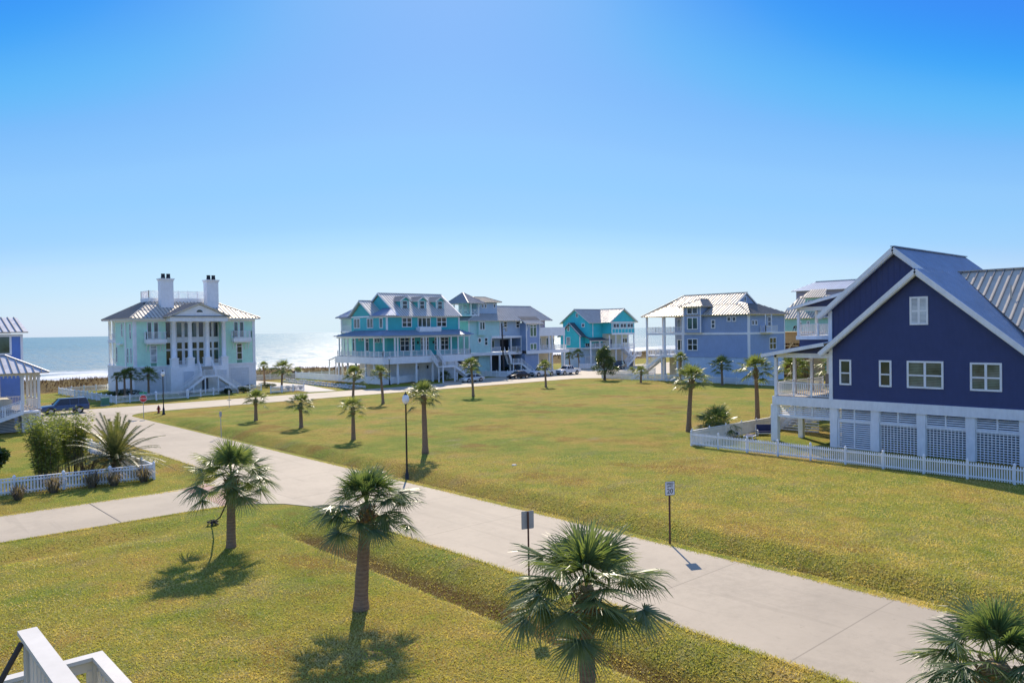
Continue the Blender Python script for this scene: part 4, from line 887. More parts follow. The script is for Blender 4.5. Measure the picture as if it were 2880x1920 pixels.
# windows
for rr, c in (((585,960,683,1170),1),((908,966,1012,1186),1),((1135,970,1436,1204),2),((1651,984,1914,1225),2)): window(H8,FN,RC('7',FN,*rr),c,2,.13,'glass' if c == 1 else 'glassblind',splits=[.47])
r = RC('7',FN,1158,450,1310,677); o = window(H8,FN,r,2,2,.13,'glasslight',name='attic_shutter')
q = MB()
for i in range(20): z = r[2]+.12+(r[3]-r[2]-.24)*i/20; q.fbox(FN,r[0]+.1,r[1]-.1,.03,.055,z,z+.035)
q.build('louvre_slat', M['white'], o)
# lower porch at the corner
q = MB(); q.box(57.9,66,28.06,32.7,3.55,3.85); q.build('porch_floor', M['wood'], H8)
q = MB()
for x, y in ((58.0,32.55),(61.0,32.55),(64,32.55),(67,32.55),(70,32.55)): q.box(x-.11,x+.11,y-.11,y+.11,3.85,6.95)
q.box(57.9,58.1,28.06,32.7,6.92,7.28); q.box(57.9,71,32.45,32.65,6.92,7.28); q.build('porch_frame', M['white'], H8)
q = MB(); rail(q,(58,28.1,3.85),(58,32.5,3.85),1.05,.17,1.5); rail(q,(58,32.55,3.85),(66,32.55,3.85),1.05,.17,3); q.build('porch_railing', M['white'], H8)
q = MB(); roof_face(q,[(57.3,33.5,7.2),(70,33.5,7.2),(70,27.9,8.2),(57.3,27.9,8.2)],.42,(.04,.035),.1); q.build('porch_roof', M['roofblue'], H8)
q = MB(); rake(q,('x',57.42),[(33.5,7.06),(28.2,8.0)],.1,.26,.08); q.build('porch_fascia', M['white'], H8)
MB().prism(('x',58.0),[(28.07,7.28),(32.6,7.28),(28.07,8.0)],0,.04).build('porch_gable', M['navy'], H8)
q = MB(); MBX = MB().box(61.2,61.35,28.3,30,4.4,5.5).build('bench_back', M['wood'], H8)
# upper porch
q = MB(); q.box(61,68,28.76,32.4,8.3,8.62); q.build('upper_porch_floor', M['white'], H8)
MB().box(61.2,68,28.77,32.2,7.6,8.29).build('upper_porch_band', M['navy'], H8)
q = MB()
for x, y in ((61.1,32.2),(64.2,32.2),(67.4,32.2)): q.box(x-.1,x+.1,y-.1,y+.1,8.6,10.75)
q.box(61,61.2,28.8,32.3,10.7,11.0); q.box(61.2,68,32.1,32.3,10.7,11.0); q.build('upper_porch_frame', M['white'], H8)
q = MB(); rail(q,(61.1,28.8,8.62),(61.1,32.2,8.62),.95,.16,1.5); rail(q,(61.1,32.2,8.62),(67.4,32.2,8.62),.95,.16,3); q.build('upper_porch_railing', M['white'], H8)
q = MB(); roof_face(q,[(60.5,32.9,10.95),(69,32.9,10.95),(69,28.2,12.1),(60.5,28.2,12.1)],.42,(.04,.035),.1); q.build('upper_porch_roof', M['roofblue'], H8)
q = MB(); rake(q,('x',60.6),[(32.9,10.82),(28.2,11.95)],.1,.22,.08); q.build('porch_fascia', M['white'], H8)
MB().prism(('x',61.1),[(28.77,11.0),(32.0,11.0),(28.77,11.75)],0,.04).build('porch_gable', M['navy'], H8)
# ground floor: piers, louvres, lattice
piers = [32.7,27.75,24.62,21.42,18.28,15.12,11.9,9.3]
q = MB()
for y in piers: q.box(57.86,58.3,y-.28,y+.28,0,3.1)
q.box(61,61.4,31.9,32.3,0,3.1); each(q, 'pier', M['white'], H8)
for i in range(7):
    y1, y0 = piers[i]-.3, piers[i+1]+.3; f = MB(); n = 3 if i == 0 else 2; zb = 2.28
    f.fbox(FN,y0,y1,-.2,-.06,zb-.16,zb); 
    if i == 1: f.fbox(FN,y0,y1,-.2,-.06,.05,.15)
    for k in range(n+1): yy = y0+(y1-y0)*k/n; f.fbox(FN,yy-.05,yy+.05,-.2,-.05,zb,3.1); 
    if i == 1: f.fbox(FN,(y0+y1)/2-.05,(y0+y1)/2+.05,-.2,-.05,.1,zb); f.fbox(FN,y0,y0+.1,-.2,-.05,.1,zb); f.fbox(FN,y1-.1,y1,-.2,-.05,.1,zb)
    o = f.build('louvre_frame', M['white'], H8)
    s = MB()
    def slats(z0, z1):
        z = z0
        while z < z1: s.add([(57.97,y0,z),(57.97,y1,z),(58.06,y1,z+.075),(58.06,y0,z+.075),(57.985,y0,z-.02),(57.985,y1,z-.02),(58.075,y1,z+.055),(58.075,y0,z+.055)],[(0,1,2,3),(7,6,5,4),(0,4,5,1),(3,2,6,7)]); z += .155
    slats(zb+.03,3.05)
    if i == 1: slats(.18,zb-.2)
    s.build('louvre_slat', M['white'], o)
    if i > 1:
        l = MB(); y = y0
        while y < y1: l.box(58.06,58.09,y,y+.05,.05,zb-.16); y += .23
        z = .2
        while z < zb-.2: l.box(58.03,58.058,y0,y1,z,z+.065); z += .165
        l.build('lattice', M['white'], o)
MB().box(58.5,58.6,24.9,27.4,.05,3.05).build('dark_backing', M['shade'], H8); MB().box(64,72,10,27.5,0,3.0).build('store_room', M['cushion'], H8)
MB().box(63.0,63.8,12.6,13.4,1.2,2.6).build('grill_cover', M['black'], H8)
stair(H8,(65.2,32.0,3.6),(65.2,36.2,.1),1.6,'y',mat='offwhite',tread='offwhite')
q = MB()
for i in range(14): z = .2+i*.24; q.box(64.25,64.3,32.1,32.1+4.0*(1-z/3.7),z,z+.12)
q.build('stair_screen', M['offwhite'], H8)
struct(MB().slab([(58.6,28.2,.05),(58.9,31.3,.05),(61.2,30.6,.05),(62.5,33,.05),(66.6,33.2,.05),(66.6,9,.05),(58.6,9,.05)],.1).build('patio', M['patio']))
# ================================================================== left: blue house and its porch neighbour
a, b = gr('L',350,1420), gr('L',705,1390)
HX = b.x; HY = a.y
H9 = thing('porch_house', 'cream and white porch with a pale ribbed hip roof and side stairs', 'house', (HX-4,HY+3,0))
FG = ('y',HY); p0 = onY(HY,'L',365,1040); p1 = onY(HY,'L',690,1025); zf = p0[1]
MB().box(p0[0],p1[0],HY,HY+2.2,0,zf-.1).build('base_wall', M['whitelap'], H9)
q = MB(); q.box(p0[0]-8,p1[0]+.1,HY-.08,HY+6.5,zf-.1,zf); q.build('porch_floor', M['wood'], H9)
r = RC('L',FG,465,1190,625,1290); q = MB(); q.fbox(FG,r[0],r[1],0,.03,r[2],r[3])
for i in range(5): z = r[2]+(r[3]-r[2])*i/5; q.fbox(FG,r[0],r[1],.03,.08,z,z+.05)
q.build('vent', M['white'], H9)
zt = onY(HY,'L',660,440)[1]
q = MB(); yb = onX(p1[0],'L',545,700)[0]
pw = .12
for x in (p0[0]+.1,p1[0]-.12): q.box(x-pw,x+pw,HY,HY+2*pw,zf,zt)
for k in range(1,4): q.box(p1[0]-.24,p1[0],HY+1.9*k,HY+1.9*k+.22,zf,zt)
for k in range(1,9): q.box(p0[0]-1.0*k-.1,p0[0]-1.0*k+.1,HY+5.7,HY+5.92,zf,zt)
each(q, 'porch_post', M['offwhite'], H9)
q = MB(); q.box(p0[0]-8,p1[0],HY,HY+.2,zt-.02,zt+.3); q.box(p1[0]-.22,p1[0]-.02,HY+.2,HY+6,zt-.02,zt+.3); q.box(p0[0]-8,p1[0],HY+5.7,HY+5.9,zt-.02,zt+.3)
for k in range(20): q.box(p0[0]-5+k*.35,p0[0]-4.9+k*.35,HY+.05,HY+.12,zt-.25,zt-.02)
q.build('porch_frieze', M['offwhite'], H9)
q = MB(); rail(q,(p0[0]+.2,HY+.1,zf),(p1[0]-.2,HY+.1,zf),1,.14,5); rail(q,(p1[0]-.1,HY+.2,zf),(p1[0]-.1,HY+5.7,zf),1,.14,1.9); rail(q,(p0[0]-8,HY+5.8,zf),(p1[0]-.1,HY+5.8,zf),1,.14,1.9); q.build('porch_railing', M['offwhite'], H9)
MB().box(p0[0]-9,p0[0]-.4,HY+2.6,HY+5.6,zf-2.4,zf+.95).build('porch_wall', M['cream'], H9)
ez = zt+.25; ex, _ = onY(HY-.5,'L',835,418); q = MB(); rw = 3.3
roof_face(q,[(ex-14,HY-.5,ez),(ex,HY-.5,ez),(ex-rw,HY-.5+rw,ez+1.75),(ex-14,HY-.5+rw,ez+1.75)],.62,(.07,.08),.12); roof_face(q,[(ex,HY-.5,ez),(ex,HY-.5+2*rw,ez),(ex-rw,HY-.5+rw,ez+1.75)],.62,(.07,.08),.12); roof_face(q,[(ex-14,HY-.5+2*rw,ez),(ex,HY-.5+2*rw,ez),(ex-rw,HY-.5+rw,ez+1.75),(ex-14,HY-.5+rw,ez+1.75)],.62,(.07,.08),.12)
cap(q,(ex,HY-.5,ez),(ex-rw,HY-.5+rw,ez+1.75),.2); cap(q,(ex-rw,HY-.5+rw,ez+1.75),(ex-14,HY-.5+rw,ez+1.75)); q.build('roof', M['roofgrey'], H9)
stair(H9,(p0[0]-.1,HY-.75,zf-.05),(p0[0]-6.2,HY-.75,.2),1.4,'x',mat='white'); MB().box(p0[0]-.1,p0[0]+1.3,HY-1.45,HY-.1,zf-.25,zf-.05).build('stair_landing', M['white'], H9)
q = MB()
for k in range(24): z = .15+k*.13; x = p0[0]-3.2
for k in range(22):
    z = .1+k*.15
    if z < zf-.5: q.box(p0[0]-4.6*(1-z/zf)-1.1,p0[0]-.2,HY+.1,HY+.13,z,z+.07)
q.build('stair_screen', M['offwhite'], H9)
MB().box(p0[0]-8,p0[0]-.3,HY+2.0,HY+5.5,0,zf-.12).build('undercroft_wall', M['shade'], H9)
HB = thing('beach_house', 'cornflower blue house with a dark ribbed roof at the left edge', 'house', (2,104,0))
Y9 = 100.0; a, b = onY(Y9,'G',190,180), onY(Y9,'G',190,420); x9 = a[0]; FB = ('y',Y9)
MB().box(x9-14,x9,Y9,Y9+9,0,a[1]).build('wall', M['cornflower'], HB)
q = MB(); q.box(x9-.22,x9+.03,Y9-.05,Y9-.002,0,a[1]); q.box(x9-14,x9,Y9-.06,Y9-.003,a[1]-.25,a[1]+.02); q.build('trim', M['white'], HB)
r = RC('G',FB,-40,175,100,355); window(HB,FB,(r[0],r[1],r[2],r[3]-.1),1,1,.2,'glassgreen')
e = onY(Y9-.6,'G',240,158); q = MB(); t_ = onY(Y9+3,'G',205,52)
roof_face(q,[(x9-14,Y9-.6,e[1]),(e[0],Y9-.6,e[1]),(e[0]-.2,Y9+4.5,t_[1]+.2),(x9-14,Y9+4.5,t_[1]+.2)],.62,(.09,.1),.14); roof_face(q,[(x9-14,Y9+9.8,e[1]),(e[0],Y9+9.8,e[1]),(e[0]-.2,Y9+4.5,t_[1]+.2),(x9-14,Y9+4.5,t_[1]+.2)],.62,(.09,.1),.14); q.build('roof', M['roofgrey'], HB)
# ================================================================== railings of the deck below the camera
DK = thing('deck_railing', 'white deck railing with wide sloping cap board at the lower left corner', 'railing', (1.6,8.5,0))
d0 = 7.7; S = lambda x, y, d: (lambda v: Vector((v.x*d, v.y*d, CH+v.z*d)))(sight('W',x,y))
P = S(68,1456,d0); Q = P+Vector((0,-5.5,-.0)); uz = Vector((0,0,1))
q = MB(); q.beam(P+Vector((0,.12,0)), Q, .17, .045); q.build('cap_board', M['cream2'], DK)
q = MB(); q.beam(P-uz*.09+Vector((0,.02,0)), Q-uz*.09, .05, .1); q.beam(P-uz*1.0, Q-uz*1.0, .06, .06)
for i in range(32): c = P+Vector((0,-.17*i-.1,0)); q.beam(c-uz*.98, c-uz*.1, .045, .045)
q.box(P.x-.05,P.x+.05,P.y-.05,P.y+.05,P.z-1.5,P.z-.03); q.build('baluster', M['cream2'], DK)
q = MB(); q.tube([P-uz*.08+Vector((-.06,.05,0)), P+Vector((-.55,.05,-.95)), P+Vector((-1.1,.05,-2))], .028, 8); q.build('board_edge_shade', M['darkwood'], DK)  # dark tube added in place of the shaded edge of a board
D2 = thing('deck_railing', 'white corner of stair landing railing beside the sloping cap board', 'railing', (2.7,11,0))
P = S(224,1505,9.2); q = MB(); L = P+Vector((-6,0,0)); R_ = P+Vector((0,-6,0))
q.beam(L, P+Vector((.07,0,0)), .14, .045); q.beam(P-Vector((0,.07,0)), R_, .14, .045); q.build('cap_board', M['cream2'], D2)
q = MB()
for A_, B_, n in ((L,P,34),(P,R_,34)):
    q.beam(A_-uz*.1, B_-uz*.1, .04, .11); q.beam(A_-uz*1.0, B_-uz*1.0, .06, .06)
    for i in range(n): c = A_.lerp(B_, (i+.5)/n); q.beam(c-uz*1.0, c-uz*.14, .06, .06)
q.box(P.x-.06,P.x+.06,P.y-.06,P.y+.06,0,P.z-.03); q.box(L.x-.06,L.x+.06,L.y-.06,L.y+.06,0,L.z-.03); q.build('baluster', M['cream2'], D2)
# ================================================================== vegetation kit
def fan_leaf(m, rng, az, el, pet, R, nseg=34, droop=.3, spread=118, w0=.075):
    d = Vector((math.cos(az)*math.cos(el), math.sin(az)*math.cos(el), math.sin(el)))
    side = Vector((-math.sin(az), math.cos(az), 0)); nrm = side.cross(d)*-1
    nrm = d.cross(side); sag = .16*pet
    P0 = Vector((0,0,0)); base = d*pet-Vector((0,0,sag*(1+max(0,-math.sin(el)))))
    mid = d*pet*.5-Vector((0,0,sag*.25))
    for a, b in ((P0,mid),(mid,base)):        # petiole, a thin strap
        m.add([a+side*.022,a-side*.022,b-side*.016,b+side*.016],[(0,1,2,3)])
    d2 = (d+Vector((0,0,-.2-.25*rng.random()))).normalized(); n2 = d2.cross(side).normalized()
    if n2.z < 0: n2 = -n2
    fold = math.radians(rng.uniform(8,26)); roll = rng.uniform(-.25,.25)
    s2 = (side*math.cos(roll)+n2*math.sin(roll))
    for i in range(nseg):
        t = (i+.5)/nseg*2-1; ph = math.radians(spread)*t
        out = d2*math.cos(ph)+s2*math.sin(ph); out = (out-n2*abs(math.sin(ph))*math.sin(fold)).normalized()
        L = R*(1-.22*abs(t)**1.5)*rng.uniform(.9,1.05); perp = n2.cross(out).normalized(); tw = rng.uniform(-.7,.7); perp = (perp*math.cos(tw)+n2*math.sin(tw)).normalized()
        jit = n2*rng.uniform(-.05,.05)
        pts = [(.0,.012,0),(.4,w0*.42*R*.75,.03),(.72,w0*.24*R*.75,.25),(1.0,.002,.9)]
        vs = []
        for r, w, dr in pts:
            c = base+d2*.0+out*L*r-Vector((0,0,droop*dr*L*(.55+.5*rng.random() if r > .9 else .55)))+jit*r
            vs += [c+perp*w, c-perp*w]
        n0 = len(m.v); m.v += [tuple(v) for v in vs]
        for k in range(3): m.f.append((n0+2*k,n0+2*k+1,n0+2*k+3,n0+2*k+2))
def palm_crown(seed, nleaf, nseg, w0=.075):
    rng = random.Random(seed); m = MB()
    for i in range(nleaf):
        f = i/(nleaf-1); az = i*2.39996+rng.uniform(-.25,.25)
        el = math.radians(86-104*f**.92+rng.uniform(-12,12))
        fan_leaf(m, rng, az, el, rng.uniform(.95,1.45)*(.72+.35*f), rng.uniform(.8,1.0), nseg, rng.uniform(.1,.3), 118, w0)
    return m
CROWNS = []
for i in range(3): CROWNS.append(('near', palm_crown(11+i, 43, 38)))
for i in range(4): CROWNS.append(('far', palm_crown(31+i, 38, 18, .12)))
CM = {}
def crown_mesh(kind, i):
    k = (kind, i)
    if k not in CM:
        l = [c for c in CROWNS if c[0] == kind]; o = l[i%len(l)][1].build('crown', M['palm' if kind == 'near' else 'palmfar']); CM[k] = o.data
        bpy.data.objects.remove(o)
    return CM[k]
PALMS = 'sabal palms on the lawns and along the streets'
def palm(x, y, ztop, R, label, kind='far', i=0, r0=.22, r1=.15, lean=(0,0), z0=0.0, boots=.9):
    root = thing('palm_tree', label, 'palm tree', (x,y,z0), PALMS); rng = random.Random(int(x*131+y*17))
    sc = R/1.8; zt = ztop-z0-.25*sc
    pts, rad = [], []; n = 14
    for k in range(n+1):
        f = k/n; pts.append((x+lean[0]*f**1.5, y+lean[1]*f**1.5, z0-.15+(zt+.1)*f)); rad.append((r0*(1.25-.25*min(1,f*6)))*(1-f)+r1*f+rng.uniform(-.008,.008))
    MB().tube(pts, rad, 12).build('trunk', M['bark'], root, True)
    q = MB(); h = min(boots*sc, zt*.45); top = Vector(pts[-1]); nb = 46 if kind == 'near' else 22
    q.tube([top-Vector((0,0,h)), top-Vector((0,0,h*.55)), top-Vector((0,0,h*.1)), top+Vector((0,0,.15*sc))], [r1*1.02,r1*1.45,r1*1.5,r1*.8], 10)
    for k in range(nb):
        t = k*2.4; f = k/nb; c = top-Vector((0,0,h*(1-f*.95))); d = Vector((math.cos(t),math.sin(t),0)); rr = r1*(1.0+.5*math.sin(min(1,f+.3)*2.4))
        q.beam(c+d*rr*.9, c+d*(rr+.13*sc)+Vector((0,0,.2*sc)), .08*sc, .03*sc)
    q.build('leaf_base', M['boot'], root)
    c = bpy.data.objects.new('crown', crown_mesh(kind, i)); COL.objects.link(c); c.parent = root
    c.location = (lean[0], lean[1], zt); c.rotation_euler = (rng.uniform(-.08,.08), rng.uniform(-.08,.08), rng.uniform(0,6.28)); c.scale = (sc,sc,sc*.98)
    return root
def dep(x, y): return x*FWD.x+y*FWD.y
def palm_at(bx, by, cx, cy, Rpx, label, kind='far', i=0, r0=.22, r1=.15, pos=None):
    p = pos or gr('W',bx,by); x, y = p[0], p[1]; D = dep(x,y)
    off = (cx-bx)/1780*D if pos is None else 0
    lean = (_rx*off, _ry*off)
    return palm(x, y, zat(x+lean[0],y+lean[1],'W',cx,cy), Rpx/1780*D, label, kind, i, r0, r1, lean, hgt(x,y))
A1 = palm_at(531,1256,535,1080,108,'foreground palm at the driveway corner with a dark stalk hanging from it','near',0,.21,.155)
palm_at(829,1399,848,1145,126,'foreground palm with a thick trunk left of the grey sign back','near',1,.25,.175)
palm_at(0,0,1348,1325,192,'largest palm, crown overlapping the road in the lower centre','near',2,.22,.17,pos=(13.6,onX(13.6,'W',1349,1540)[0]))
palm_at(0,0,2285,1500,185,'palm crown cut off by the lower right corner','near',0,.22,.17,pos=(13.6,onX(13.6,'W',2290,1540)[0]))
# the dark flower stalk that dangles from the corner palm
p = gr('W',489,1205); q = MB(); b = Vector((A1.location.x,A1.location.y,2.6)); e = Vector((p.x,p.y,.2))
q.tube([b+Vector((-.05,.0,0)), b+(e-b)*.22+Vector((0,0,-.35)), b+(e-b)*.55+Vector((0,0,-.45)), b+(e-b)*.8+Vector((0,0,-.25)), e], [.035,.036,.034,.03,.03], 7)
for k in range(26):
    t = random.uniform(0,6.28); q.beam(e+Vector((random.uniform(-.1,.1),random.uniform(-.1,.1),random.uniform(-.05,.08))), e+Vector((math.cos(t)*.28,math.sin(t)*.28,random.uniform(-.22,.05))), .05,.03)
q.build('hanging_stalk', M['darkwood'], A1)
ROW = [(588,968,588,912,29,'short palm nearest the leaning post, leftmost in the field'),(692,985,691,921,34,'short palm second from the left in the field'),
 (812,1012,812,930,34,'palm in the field hiding the trunk of a taller palm behind'),(977,1044,975,900,44,'slender palm right behind the lamp post in the field'),
 (811,914,815,856,29,'palm beyond the field whose trunk ends behind a nearer crown'),(880,929,875,852,25,'palm with a slim leaning trunk before the teal house'),
 (1087,912,1083,835,26,'palm standing in front of the silver car'),(1254,890,1252,838,20,'small palm standing in front of the first white pickup'),
 (1472,880,1473,850,19,'small low palm by the curved picket fence'),(1582,994,1590,862,47,'palm with a leaning trunk beside the corner of the picket fence'),
 (1740,967,1737,840,46,'tall palm left of the navy house porch'),(1659,886,1658,833,29,'palm in the shade before the pale blue garage wall'),
 (1562,884,1564,819,19,'palm in front of the periwinkle house entry porch'),
 (341,906,340,856,26,'palm beside the stop sign before the mint mansion'),(301,898,300,854,21,'middle palm of the cluster at the mansion corner'),
 (286,897,283,858,19,'dark palm in the cluster left of the middle one'),(268,893,266,862,13,'smallest palm at the left end of the mansion cluster'),
 (647,897,650,842,28,'palm by the short planted fence right of the mansion'),(608,885,606,838,15,'slim palm beside the right wall of the mansion'),
 (684,866,683,851,15,'stubby palm near the dune walkover'),(1113,857,1109,812,17,'palm against the sea green wall of the tower house'),
 (1182,858,1181,803,17,'palm in front of the tower house stair'),(1309,846,1307,814,13,'left of two palms before the turquoise wing'),(1331,846,1328,810,16,'right of two palms before the turquoise wing')]
for i, (bx,by,cx,cy,R,l) in enumerate(ROW): palm_at(bx,by,cx,cy,R,l,'far',i,pos=((onY(128.8,'W',bx,880)[0],128.8,0) if by in (906,898,897,893) and bx < 400 else None),r0=.2 if R < 40 else .24,r1=.13 if R < 40 else .16)
for i, (x, y, zt, R, l) in enumerate(((72,38.5,5.6,2.0,'palm seen between the first porch posts of the navy house'),(80,38,5.4,2.1,'palm seen through the middle of the navy house porch'),(90,40,5.8,2.2,'palm seen through the navy porch nearest the wall'))): palm(x,y,zt,R,l,'far',i,z0=0)
def leaves(m, c, rad, n, size, rng, up=.3, shell=.55, asp=.45):
    for k in range(n):
        while True:
            v = Vector((rng.uniform(-1,1),rng.uniform(-1,1),rng.uniform(-1,1)))
            if .02 < v.length < 1: break
        v = v.normalized()*(shell+(1-shell)*rng.random())
        p = Vector((c[0]+v.x*rad[0],c[1]+v.y*rad[1],c[2]+v.z*rad[2]))
        a = (v*.8+Vector((rng.gauss(0,.6),rng.gauss(0,.6),rng.gauss(up,.5)))).normalized(); b = a.cross(Vector((rng.gauss(0,1),rng.gauss(0,1),rng.gauss(0,1)))).normalized()
        s = size*rng.uniform(.6,1.3)
        m.add([p-a*s*.5, p+b*s*asp*.5, p+a*s*.5, p-b*s*asp*.5],[(0,1,2,3)])
def bush(name, label, cat, x, y, rad, n, size, mat, seed, group=None, z=0, trunk=False, lumps=5, parts=True, asp=.45):
    rng = random.Random(seed); root = thing(name, label, cat, (x,y,z), group); m = MB()
    for k in range(lumps):
        t = rng.uniform(0,6.28); f = .55 if lumps > 1 else 0
        c = (x+math.cos(t)*rad[0]*f*rng.random()**.5, y+math.sin(t)*rad[1]*f*rng.random()**.5, z+rad[2]*(.55+.75*rng.random()))
        leaves(m, c, (rad[0]*.55,rad[1]*.55,rad[2]*.5), n//lumps, size, rng, asp=asp)
    m.build('foliage', M[mat], root)
    q = MB()
    for k in range(5):
        t = k*1.3+rng.random(); q.tube([(x,y,z-.05),(x+math.cos(t)*rad[0]*.25,y+math.sin(t)*rad[1]*.25,z+rad[2]*.5),(x+math.cos(t)*rad[0]*.5,y+math.sin(t)*rad[1]*.5,z+rad[2]*1.1)],[.05,.035,.015],6)
    q.build('branches', M['treebark'], root); return root
# evergreen tree by the bend of the far street
p = gr('W',1389,873); T = thing('tree', 'dense glossy evergreen tree by the end of the far street', 'tree', (p.x,p.y,0)); rng = random.Random(5)
m = MB(); s_ = dep(p.x,p.y)/1780
for k in range(40):
    t = rng.uniform(0,6.28); zf = rng.random(); z = (1.3+zf*4.1); R = (1.25-.95*zf**1.6)*1.95*rng.uniform(.4,1)
    leaves(m, (p.x+math.cos(t)*R,p.y+math.sin(t)*R,z*s_/.073), (.8,.8,.65), 190, .27, rng, .4, .35, .4)
m.build('crown', M['ever'], T); q = MB(); q.tube([(p.x,p.y,-.1),(p.x+.05,p.y,1.2),(p.x-.1,p.y+.1,2.6),(p.x,p.y,4.6)],[.26,.2,.14,.05],9)
for k in range(7): t = k*.9; q.tube([(p.x,p.y,1.2+.3*k),(p.x+math.cos(t)*.7,p.y+math.sin(t)*.7,2.0+.35*k),(p.x+math.cos(t)*1.3,p.y+math.sin(t)*1.3,2.5+.36*k)],[.08,.05,.02],6)
q.build('trunk', M['treebark'], T)
# fan-palm clump at the corner of the navy fence, and the hedge behind the porch
def palmetto(x, y, R, label, i, z=0.0, h=.35):
    root = thing('palmetto', label, 'shrub', (x,y,z)); sc = R/1.9
    c = bpy.data.objects.new('crown', crown_mesh('far', i)); COL.objects.link(c); c.parent = root; c.location = (0,0,h); c.scale = (sc,)*3; c.rotation_euler = (0,0,i*1.7)
    MB().lathe((x,y,z),[(.22*sc,-.1),(.26*sc,h*.6),(.1*sc,h+.1)],8).build('stem', M['boot'], root); return root
p = gr('W',1624,1006); palmetto(p.x+1.0,p.y-.3,2.2,'low round fan palm clump behind the picket fence corner',0,0,1.15); rng = random.Random(2); q = MB(); leaves(q,(p.x+1.0,p.y-.3,.85),(1.25,1.25,.8),1500,.3,rng,.2,.5,.25); q.build('foliage',M['palmfar'],bpy.data.objects['palmetto'])
for bx, by, R, l, i in ((1022,872,1.5,'low dark fan palm left of the teal stair foot',1),(1052,868,1.5,'low dark fan palm right of the teal stair foot',2),(1452,862,1.3,'spiky low palm under the turquoise landing',3)):
    p = gr('W',bx,by); palmetto(p.x,p.y,R,l,i,0,.8)
bush('hedge','dark clipped hedge at the end of the white yard fence','hedge',74.5,36.6,(2.6,1.6,1.4),2600,.22,'shrub',3)
for i, (bx, by, rx, rz, l) in enumerate(((262,899,2.2,.75,'dark hedge at the left foot of the mansion'),(300,903,2.0,.75,'dark hedge behind the corner of the mansion fence'),(520,905,1.1,.55,'dark shrub behind the mansion fence under the stair'),(560,902,1.1,.6,'dark shrub at the right end of the mansion stair'),
   (1160,858,2.2,.9,'dark hedge under the tower house porch'),(575,893,.9,.45,'small shrub on the verge by the gravel drive'),(430,908,1.4,.5,'low dark planting behind the mansion gate'),(612,880,2.0,.6,'clipped green hedge beside the mansion drive'))):
    p = gr('W',bx,by); p.y = min(p.y,129.8); p.x = onY(p.y,'W',bx,by)[0]; bush('shrub',l,'shrub',p.x,p.y,(rx,rx*.7,rz),1400,.16,'shrub',20+i)
for i, (bx, by, l) in enumerate(((662,897,'flowering shrub on the short fence, left one'),(676,896,'flowering shrub in the middle of the short fence'),(690,895,'flowering shrub on the short fence, right one'))):
    p = gr('W',bx,by); bush('flowering_shrub',l,'shrub',p.x,p.y,(.6,.5,.5),500,.14,'ornam',60+i)
# left yard: bamboo, date palm, leafless shrub, ornamental grass
def bamboo(x, y, h, n, label, seed):
    rng = random.Random(seed); root = thing('bamboo', label, 'shrub', (x,y,0)); m = MB(); q = MB()
    for k in range(n):
        t = rng.uniform(0,6.28); r = .55*rng.random()**.5; lean = Vector((math.cos(t),math.sin(t),0))*rng.uniform(.15,1.0); b = Vector((x+math.cos(t)*r,y+math.sin(t)*r,0)); hh = h*rng.uniform(.72,1.05)
        q.tube([b,b+lean*.3+Vector((0,0,hh*.5)),b+lean+Vector((0,0,hh))],[.02,.016,.006],5)
        for j in range(165):
            f = rng.uniform(.22,1); c = b+lean*f*f+Vector((0,0,hh*f)); t2 = rng.uniform(0,6.28); d = Vector((math.cos(t2),math.sin(t2),rng.uniform(-.6,.5))).normalized(); c = c+d*rng.uniform(0,.28); s = d.cross(Vector((rng.gauss(0,1),rng.gauss(0,1),1))).normalized()
            L = rng.uniform(.18,.34); m.add([c,c+d*L*.4+s*.032,c+d*L,c+d*L*.4-s*.032],[(0,1,2,3)])
    m.build('foliage', M['bamboo'], root); q.build('cane', M['treebark'], root)
bamboo(10.9,57.7,4.3,34,'feathery yellow green bamboo clump, left one behind the slatted fence',1); bamboo(13.0,60.0,4.4,30,'feathery bamboo clump, right one beside the date palm',2); bamboo(12.2,61.8,4.2,22,'bamboo clump rising behind the other two',3)
def date_palm(x, y, label):
    rng = random.Random(9); root = thing('date_palm', label, 'palm tree', (x,y,0)); m = MB(); dd = MB(); top = Vector((x,y,1.3))
    for i in range(84):
        f = i/83; az = i*2.39996; el = math.radians(84-104*f+rng.uniform(-8,8)); L = rng.uniform(3.1,4.0)*(1 if f < .85 else .8); tgt = m if f < .86 else dd
        d = Vector((math.cos(az)*math.cos(el),math.sin(az)*math.cos(el),math.sin(el))); side = Vector((-math.sin(az),math.cos(az),0)); P = []
        for k in range(11): u = k/10; P.append(top+d*L*u-Vector((0,0,L*(.2+.16*f)*u**2.2)))
        for k in range(10): tgt.beam(P[k],P[k+1],.03*(1-k/11)+.008,.025)
        for k in range(1,30):
            u = k/30; c = P[int(u*10)].lerp(P[min(10,int(u*10)+1)],u*10-int(u*10)); ax = (P[min(10,int(u*10)+1)]-P[int(u*10)]).normalized()
            for s in (-1,1):
                o = (side*s*.75+ax*.65+Vector((0,0,-.18+rng.uniform(-.12,.12)))).normalized(); LL = (.5-.28*u)*rng.uniform(.85,1.1)*(.5 if u < .1 else 1); w = ax*.042
                tgt.add([c-w,c+w,c+o*LL],[(0,1,2)])
    m.build('crown', M['frond'], root); dd.build('dry_fronds', M['deadleaf'], root)
    MB().tube([(x,y,-.1),(x,y,.5),(x,y,1.25)],[.42,.4,.28],12).build('trunk', M['boot'], root)
date_palm(14.9,57.0,'bushy date palm with arching olive fronds at the yard fence corner')
rng = random.Random(4); X_, Y_ = 13.4, 57.8; root = thing('bare_shrub','leafless twiggy shrub left of the date palm','shrub',(X_,Y_,0)); q = MB()
